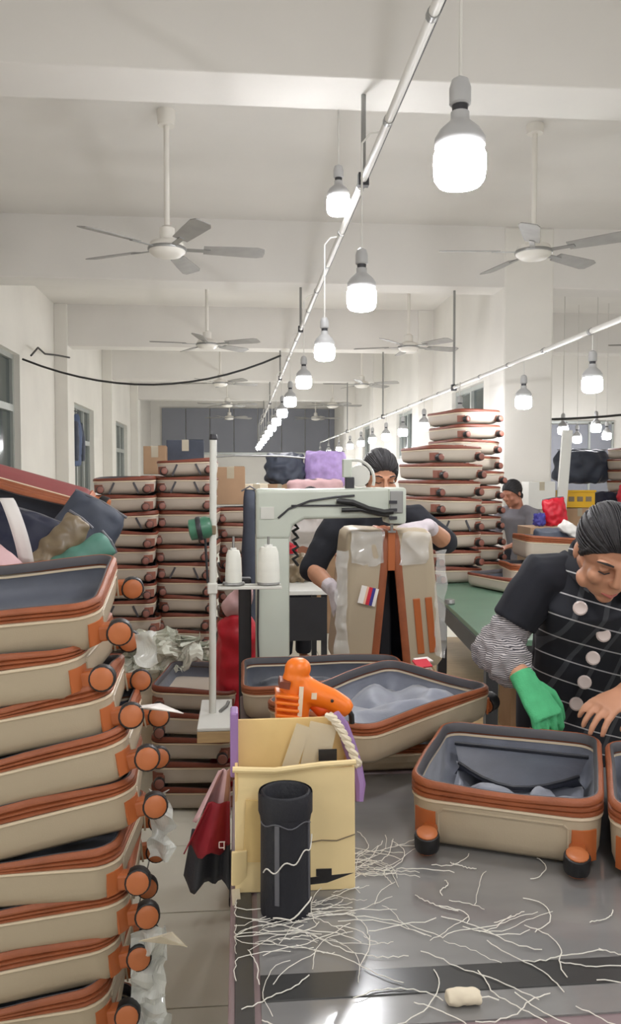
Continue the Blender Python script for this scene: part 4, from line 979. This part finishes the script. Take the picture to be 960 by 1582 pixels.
# red sack and pink cloth, crumpled bags
t = thing('red_sack', 'bright red cloth sack standing behind the thread stand', 'bag', (-.02, 3.95, 0))
mb = MB(); mb.tube([(0, 0, .0), (0, 0, .3), (.01, 0, .6), (.01, 0, .85), (.02, 0, .93)], [(.1, .12), (.11, .13), (.1, .12), (.09, .1), (.06, .06)], 14, ref=(0, 1, 0)); mb.blob('sack', 'red_fabric', t, .014, 3, .02, .07)
mb = MB(); mb.ball((.0, 0, .96), (.07, .06, .06)); mb.ball((.04, -.01, 1.02), (.05, .05, .07)); mb.blob('pink_lining', 'pink_fabric', t, .012, 3, .015, .05)
carton('beige crate under the crumpled bags at left', (-.42, 4.55, 0), (.42, .3, .52), 'foam')
for k, (x, y, z, s) in enumerate([(-.5, 4.5, .53, .13), (-.36, 4.45, .53, .12), (-.25, 4.5, .53, .1), (-.42, 4.42, .53, .09)]):
    t = thing('crumpled_bag', ['largest crumpled white plastic bag on the beige crate', 'crumpled plastic bag in the middle of the crate', 'crumpled plastic bag at the right end of the crate', 'small crumpled bag at the front of the crate'][k], 'bag', (x, y, z), group='crumpled plastic bags')
    for q in range(3):
        f_ = crumple('bag_fold', None, None, 'plastic_bag', (0, 0, 0), s * 2.2, s * 1.5, s * .8, s * .5, 12, 12); f_.parent = t
        f_.location = (.1 * s * q, -.25 * s * q, s * (.95 - .12 * q)); f_.rotation_euler = (R(-35 + 18 * q), 0, R(12 * q - 10))
# ------------------------------------------------------------------ pile at the left behind the near stack
carton('plain carton under the soft pile behind the near stack', (-.98, 3.0, 0), (.75, .55, 1.12), 'carton')
t = make_case(.52, .74, .13, .06, (0, -1, .2), cream='maroon', name='maroon_suitcase', seed=51, wob=.01, lining='slate')
place(t, (-1.0, 3.55, 1.43), (R(0), R(0), 0), 'large maroon suitcase shell tipped over the pile at left')
t.rotation_euler = (Matrix.Rotation(R(16), 4, 'Y') @ Matrix.Rotation(R(118), 4, 'X') @ Matrix.Rotation(R(90), 4, 'Z')).to_euler()
carton('tall carton behind the maroon suitcase by the left wall', (-1.05, 3.95, 0), (.7, .4, 1.2), 'carton')
def softbag(name, label, cat, m, loc, rot, size, strap=None, seed=0, noise=.012):
    t = thing(name, label, cat, loc, rot); mb = MB()
    w_, d_, h_ = size
    mb.tube([(0, 0, 0), (0, 0, h_ * .15), (0, 0, h_ * .6), (0, 0, h_ * .92), (0, 0, h_)], [(w_ * .4, d_ * .4), (w_ * .5, d_ * .5), (w_ * .5, d_ * .5), (w_ * .46, d_ * .36), (w_ * .44, d_ * .1)], 16, ref=(1, 0, 0))
    mb.blob('bag_body', m, t, max(.008, max(size) / 45), 3, noise, max(size) * .16)
    MB().tube([(-w_ * .44, 0, h_ * .99), (0, -.004, h_ * 1.01), (w_ * .44, 0, h_ * .99)], .005, 6).build('zip', 'grey_strip', t)
    if strap:
        MB().tube([(-w_ * .3, -d_ * .45, h_ * .2), (-w_ * .28, -d_ * .55, h_ * .7), (-w_ * .15, -d_ * .3, h_ * 1.1), (w_ * .15, -d_ * .3, h_ * 1.1), (w_ * .28, -d_ * .55, h_ * .7), (w_ * .3, -d_ * .45, h_ * .2)], [(.012, .003)] * 6, 8, ref=(1, 0, 0)).build('strap', strap, t, True)
    return t
softbag('soft_bag', 'dark navy soft bag in front of the maroon suitcase', 'bag', 'navy', (-0.8, 2.75, 1.135), (R(-15), R(20), 0), (.34, .22, .36))
softbag('soft_bag', 'slate grey folded bag leaning inside the left pile', 'bag', 'slate', (-0.6799999999999999, 2.95, 1.175), (R(-10), R(30), R(10)), (.24, .16, .38))
softbag('soft_bag', 'shiny khaki pouch lying on the teal pouch', 'pouch', 'khaki', (-0.66, 2.72, 1.285), (R(-10), R(38), 0), (.11, .09, .22))
softbag('soft_bag', 'teal green pouch at the front of the left pile', 'pouch', 'teal', (-0.6799999999999999, 2.68, 1.225), (R(-10), R(58), 0), (.1, .1, .30))
cloth('white_strap', 'white webbing strap draped over the navy bag', 'white_cloth', None, 3, 12, lambda u, v: (-.735 + .045 * u + .06 * math.sin(v * 1.5), 2.55 - .03 * math.sin(v * 3), 1.53 - .2 * v ** 1.3), cat='strap')
t = thing('pink_cloth', 'folded pale pink cloth at left edge above the near stack', 'cloth', (-.74, 2.45, 1.20))
mb = MB(); mb.tube([(-.15, 0, .10), (-.03, 0, .12), (.04, .0, .1), (.10, 0, .07)], [(.12, .1), (.11, .11), (.08, .1), (.03, .08)], 14, ref=(0, 0, 1)); mb.blob('fold', 'pink_fabric', t, .01, 3, .012, .06)
carton('carton under the pink cloth behind the near stack', (-.84, 2.46, 0), (.42, .3, 1.14), 'carton')

# ------------------------------------------------------------------ right side: green table, stacks, piles
t = thing('green_table', 'green topped long table behind the checked vest worker', 'table', (2.08, 5.35, 0), (0, 0, R(-5)))
MB().box((0, 0, .785), (1.5, 3.2, .03), bevel=.004).build('table_top', 'green_top', t)
MB().box((-.74, 0, .72), (.03, 3.1, .10), bevel=.003).build('apron', 'dark_metal', t); MB().box((0, -1.56, .72), (1.45, .03, .10), bevel=.003).build('apron', 'dark_metal', t)
for sx in (-.7, .7):
    for sy in (-1.5, 0, 1.5): MB().box((sx, sy, .385), (.06, .06, .77)).build('leg', 'dark_metal', t)
MB().box((0, 0, .18), (1.4, 3.0, .025)).build('lower_shelf', 'plywood', t)
MB().lathe([(.03, 0), (.034, .01), (.03, .03)], 14, c=(-.735, -.5, .80)).build('corner_bolt', 'grey_metal', t)
carton('tan carton under the green table', (1.55, 4.35, .194), (.16, .2, .36), 'carton'); carton('cream carton under the green table, nearer the worker', (1.62, 4.0, .194), (.13, .2, .25), 'cardboard')
stack(1.54, 6.15, .802, 8, .128, 14, 'the front stack on green table', 'right front suitcase stack', sc=1.2, strap=(4,), seed=6)
stack(1.88, 6.55, .802, 11, .121, 14, 'the tall leaning stack on green table', 'tall leaning suitcase stack', sc=1.1, seed=7, lean=(-.004, 0), jit=.02)
big = make_case(.44, .62, .12, .05, (0, -1, .2), cream='cream_far', seed=61, wob=.008)
place(big, (2.25, 5.75, .802), (0, 0, R(85)), 'large shell lying flat below the open case on the green table')
b2 = copy_tree(big); place(b2, (2.35, 5.75, .99), (0, R(0), R(85)), 'open large suitcase with grey cloth inside on the green table')
b2.rotation_euler = (Matrix.Rotation(R(3), 4, 'Y') @ Matrix.Rotation(R(86), 4, 'Z')).to_euler()
b3 = far_case('a'); place(b3, (1.90, 5.55, .80), (R(0), R(0), R(20)), 'small closed shell standing by the right front stack'); b3.scale = (1.05,) * 3
softbag('grey_cloth_heap', 'heap of slate cloth in the open case on the green table', 'cloth', 'slate', (2.38, 5.75, 1.03), (0, 0, 0), (.5, .3, .18), noise=.02)
softbag('white_cloth_scrap', 'white cloth scrap on the slate heap', 'cloth', 'white_cloth', (2.36, 5.62, 1.17), (0, R(30), 0), (.2, .1, .08))
softbag('red_bag', 'red shopping bag on the heap beside the man in grey', 'bag', 'red_fabric', (2.56, 6.35, 1.20), (0, R(-8), 0), (.2, .12, .22))
softbag('blue_pouch', 'small blue pouch next to the red bag', 'pouch', 'label_blue', (2.40, 6.3, 1.2), (0, 0, 0), (.1, .08, .1))
carton('carton carrying the red bag behind the open case', (2.5, 6.35, .802), (.42, .3, .39), 'carton')
softbag('bottle_green_cloth', 'dark green cloth right of the red bag', 'cloth', 'green_top', (2.78, 6.0, 1.08), (0, 0, 0), (.3, .2, .12), noise=.02)
t = thing('yellow_crate', 'yellow plastic crate in front of the navy bundle', 'crate', (3.42, 8.0, 1.28))
mb = MB()
for s in (-1, 1): mb.box((s * .15, 0, .085), (.015, .24, .17)); mb.box((0, s * .115, .085), (.3, .015, .17))
mb.box((0, 0, .008), (.3, .23, .016)); mb.build('crate_body', 'yellow', t)
for s in (-1, 0, 1): MB().box((s * .09, -.124, .085), (.06, .006, .05), bevel=.002).build('slot_rib', 'khaki', t)
MB().box((0, -.126, .165), (.33, .02, .02), bevel=.003).build('rim', 'yellow', t)
t = thing('annex_table', 'white work table in the annex right of the column', 'table', (4.0, 8.6, 0))
MB().box((0, 0, .785), (1.7, 1.6, .03), bevel=.004).build('table_top', 'white_top', t)
for sx in (-.8, .8):
    for sy in (-.75, .75): MB().box((sx, sy, .385), (.05, .05, .77)).build('leg', 'dark_metal', t)
carton('carton below the yellow crate', (3.42, 8.05, .802), (.4, .35, .47)); carton('carton below the navy bundles in the annex', (3.95, 9.0, .802), (.6, .4, .5))
softbag('navy_bundle', 'dark navy cloth bundle on annex carton, upper', 'bundle', 'slate', (3.92, 9.0, 1.52), (0, 0, 0), (.66, .4, .38), noise=.03)
softbag('navy_bundle', 'dark navy cloth bundle right of the yellow crate', 'bundle', 'navy', (3.92, 8.45, .802), (0, 0, 0), (.5, .34, .62), noise=.03)
softbag('red_bundle', 'pink red cloth bundle at the right picture edge', 'bundle', 'label_red', (4.05, 8.05, 1.26), (0, 0, 0), (.3, .24, .24), noise=.02)
carton('carton under the pink red bundle', (4.08, 8.05, .802), (.32, .3, .45))
for k in range(5):
    o = far_case('a'); place(o, (4.42, 8.6, 1.30 + .12 * (4 - k)), (0, 0, R(10 + 3 * (k % 2))), '%s maroon edged shell in the annex stack at the right edge' % ORD[k], 'annex suitcase stack'); o.scale = (1.25,) * 3
carton('carton under the annex suitcase stack', (4.42, 8.6, .802), (.5, .62, .49))
tag(MB().box((0, 0, .62), (.1, .03, 1.24), rot=(0, R(4), 0), bevel=.004).build('leaning_board', 'white_top'), 'white board leaning against the column foot', 'board').location = (3.12, 7.6, .802)
t = thing('board_trestle', 'white box stand beside the column under the leaning board', 'box', (3.2, 7.5, 0)); MB().box((0, 0, .4), (.34, .26, .8), bevel=.008).build('stand_body', 'white_top', t); MB().box((0, -.135, .55), (.24, .012, .3), bevel=.003).build('stand_door', 'white_metal', t)
carton('white carton in front of the column foot', (2.86, 7.55, 1.28), (.26, .2, .26), 'white_top'); carton('carton beneath the white carton at the column', (2.86, 7.55, .0), (.24, .24, 1.275), 'carton')

# ------------------------------------------------------------------ middle background
t = thing('white_table', 'white topped table behind the sewing machine arm', 'table', (.34, 6.0, 0))
MB().box((0, 0, .785), (.56, .85, .03), bevel=.004).build('table_top', 'white_top', t)
for sx in (-.25, .25):
    for sy in (-.38, .38): MB().box((sx, sy, .385), (.04, .04, .77)).build('leg', 'dark_metal', t)
MB().box((0, -.41, .6), (.5, .02, .3)).build('modesty_panel', 'dark_metal', t)
softbag('bundle', 'mixed red and khaki cloth bundle on the white table', 'bundle', 'khaki', (.42, 6.1, .802), (0, 0, 0), (.28, .2, .2), noise=.03)
softbag('bundle', 'red cloth roll on the white table behind the machine', 'bundle', 'red_fabric', (.34, 6.2, .95), (0, R(20), 0), (.14, .12, .14), noise=.02)
softbag('cloth_roll', 'narrow roll of dark cloth standing left of the machine column', 'roll', 'slate', (.065, 5.0, 0), (0, 0, 0), (.12, .12, 1.52), noise=.02)
for k, (x, y, z, s, m, l) in enumerate([(.45, 9.3, 0, (.5, .5, .75), 'carton', 'lower carton of the far pile under the dark bundle'), (.45, 9.3, .756, (.5, .5, .75), 'carton', 'upper carton of the far pile under the dark bundle'), (1.05, 9.3, 0, (.55, .5, .75), 'carton', 'lower carton of the far pile under the lavender bale'), (1.05, 9.3, .756, (.55, .5, .7), 'carton', 'upper carton of the far pile under the lavender bale')]): carton(l, (x, y, z), s, m)
softbag('dark_bundle', 'dark blue bundle on the far carton pile', 'bundle', 'slate', (.52, 9.2, 1.51), (0, 0, 0), (.46, .36, .34), noise=.03)
softbag('lavender_bale', 'lavender patterned fabric bale on the far cartons', 'bale', 'lavender', (.98, 9.2, 1.46), (0, 0, 0), (.5, .36, .42), noise=.015)
softbag('pink_pile', 'pale pinkish cloth pile before the lavender bale', 'cloth', 'pink_fabric', (.78, 8.3, 1.28), (0, 0, 0), (.6, .3, .28), noise=.03)
carton('carton under the pinkish cloth pile', (.78, 8.3, 0), (.6, .4, 1.275))

bpy.data.scenes.remove(TMP)
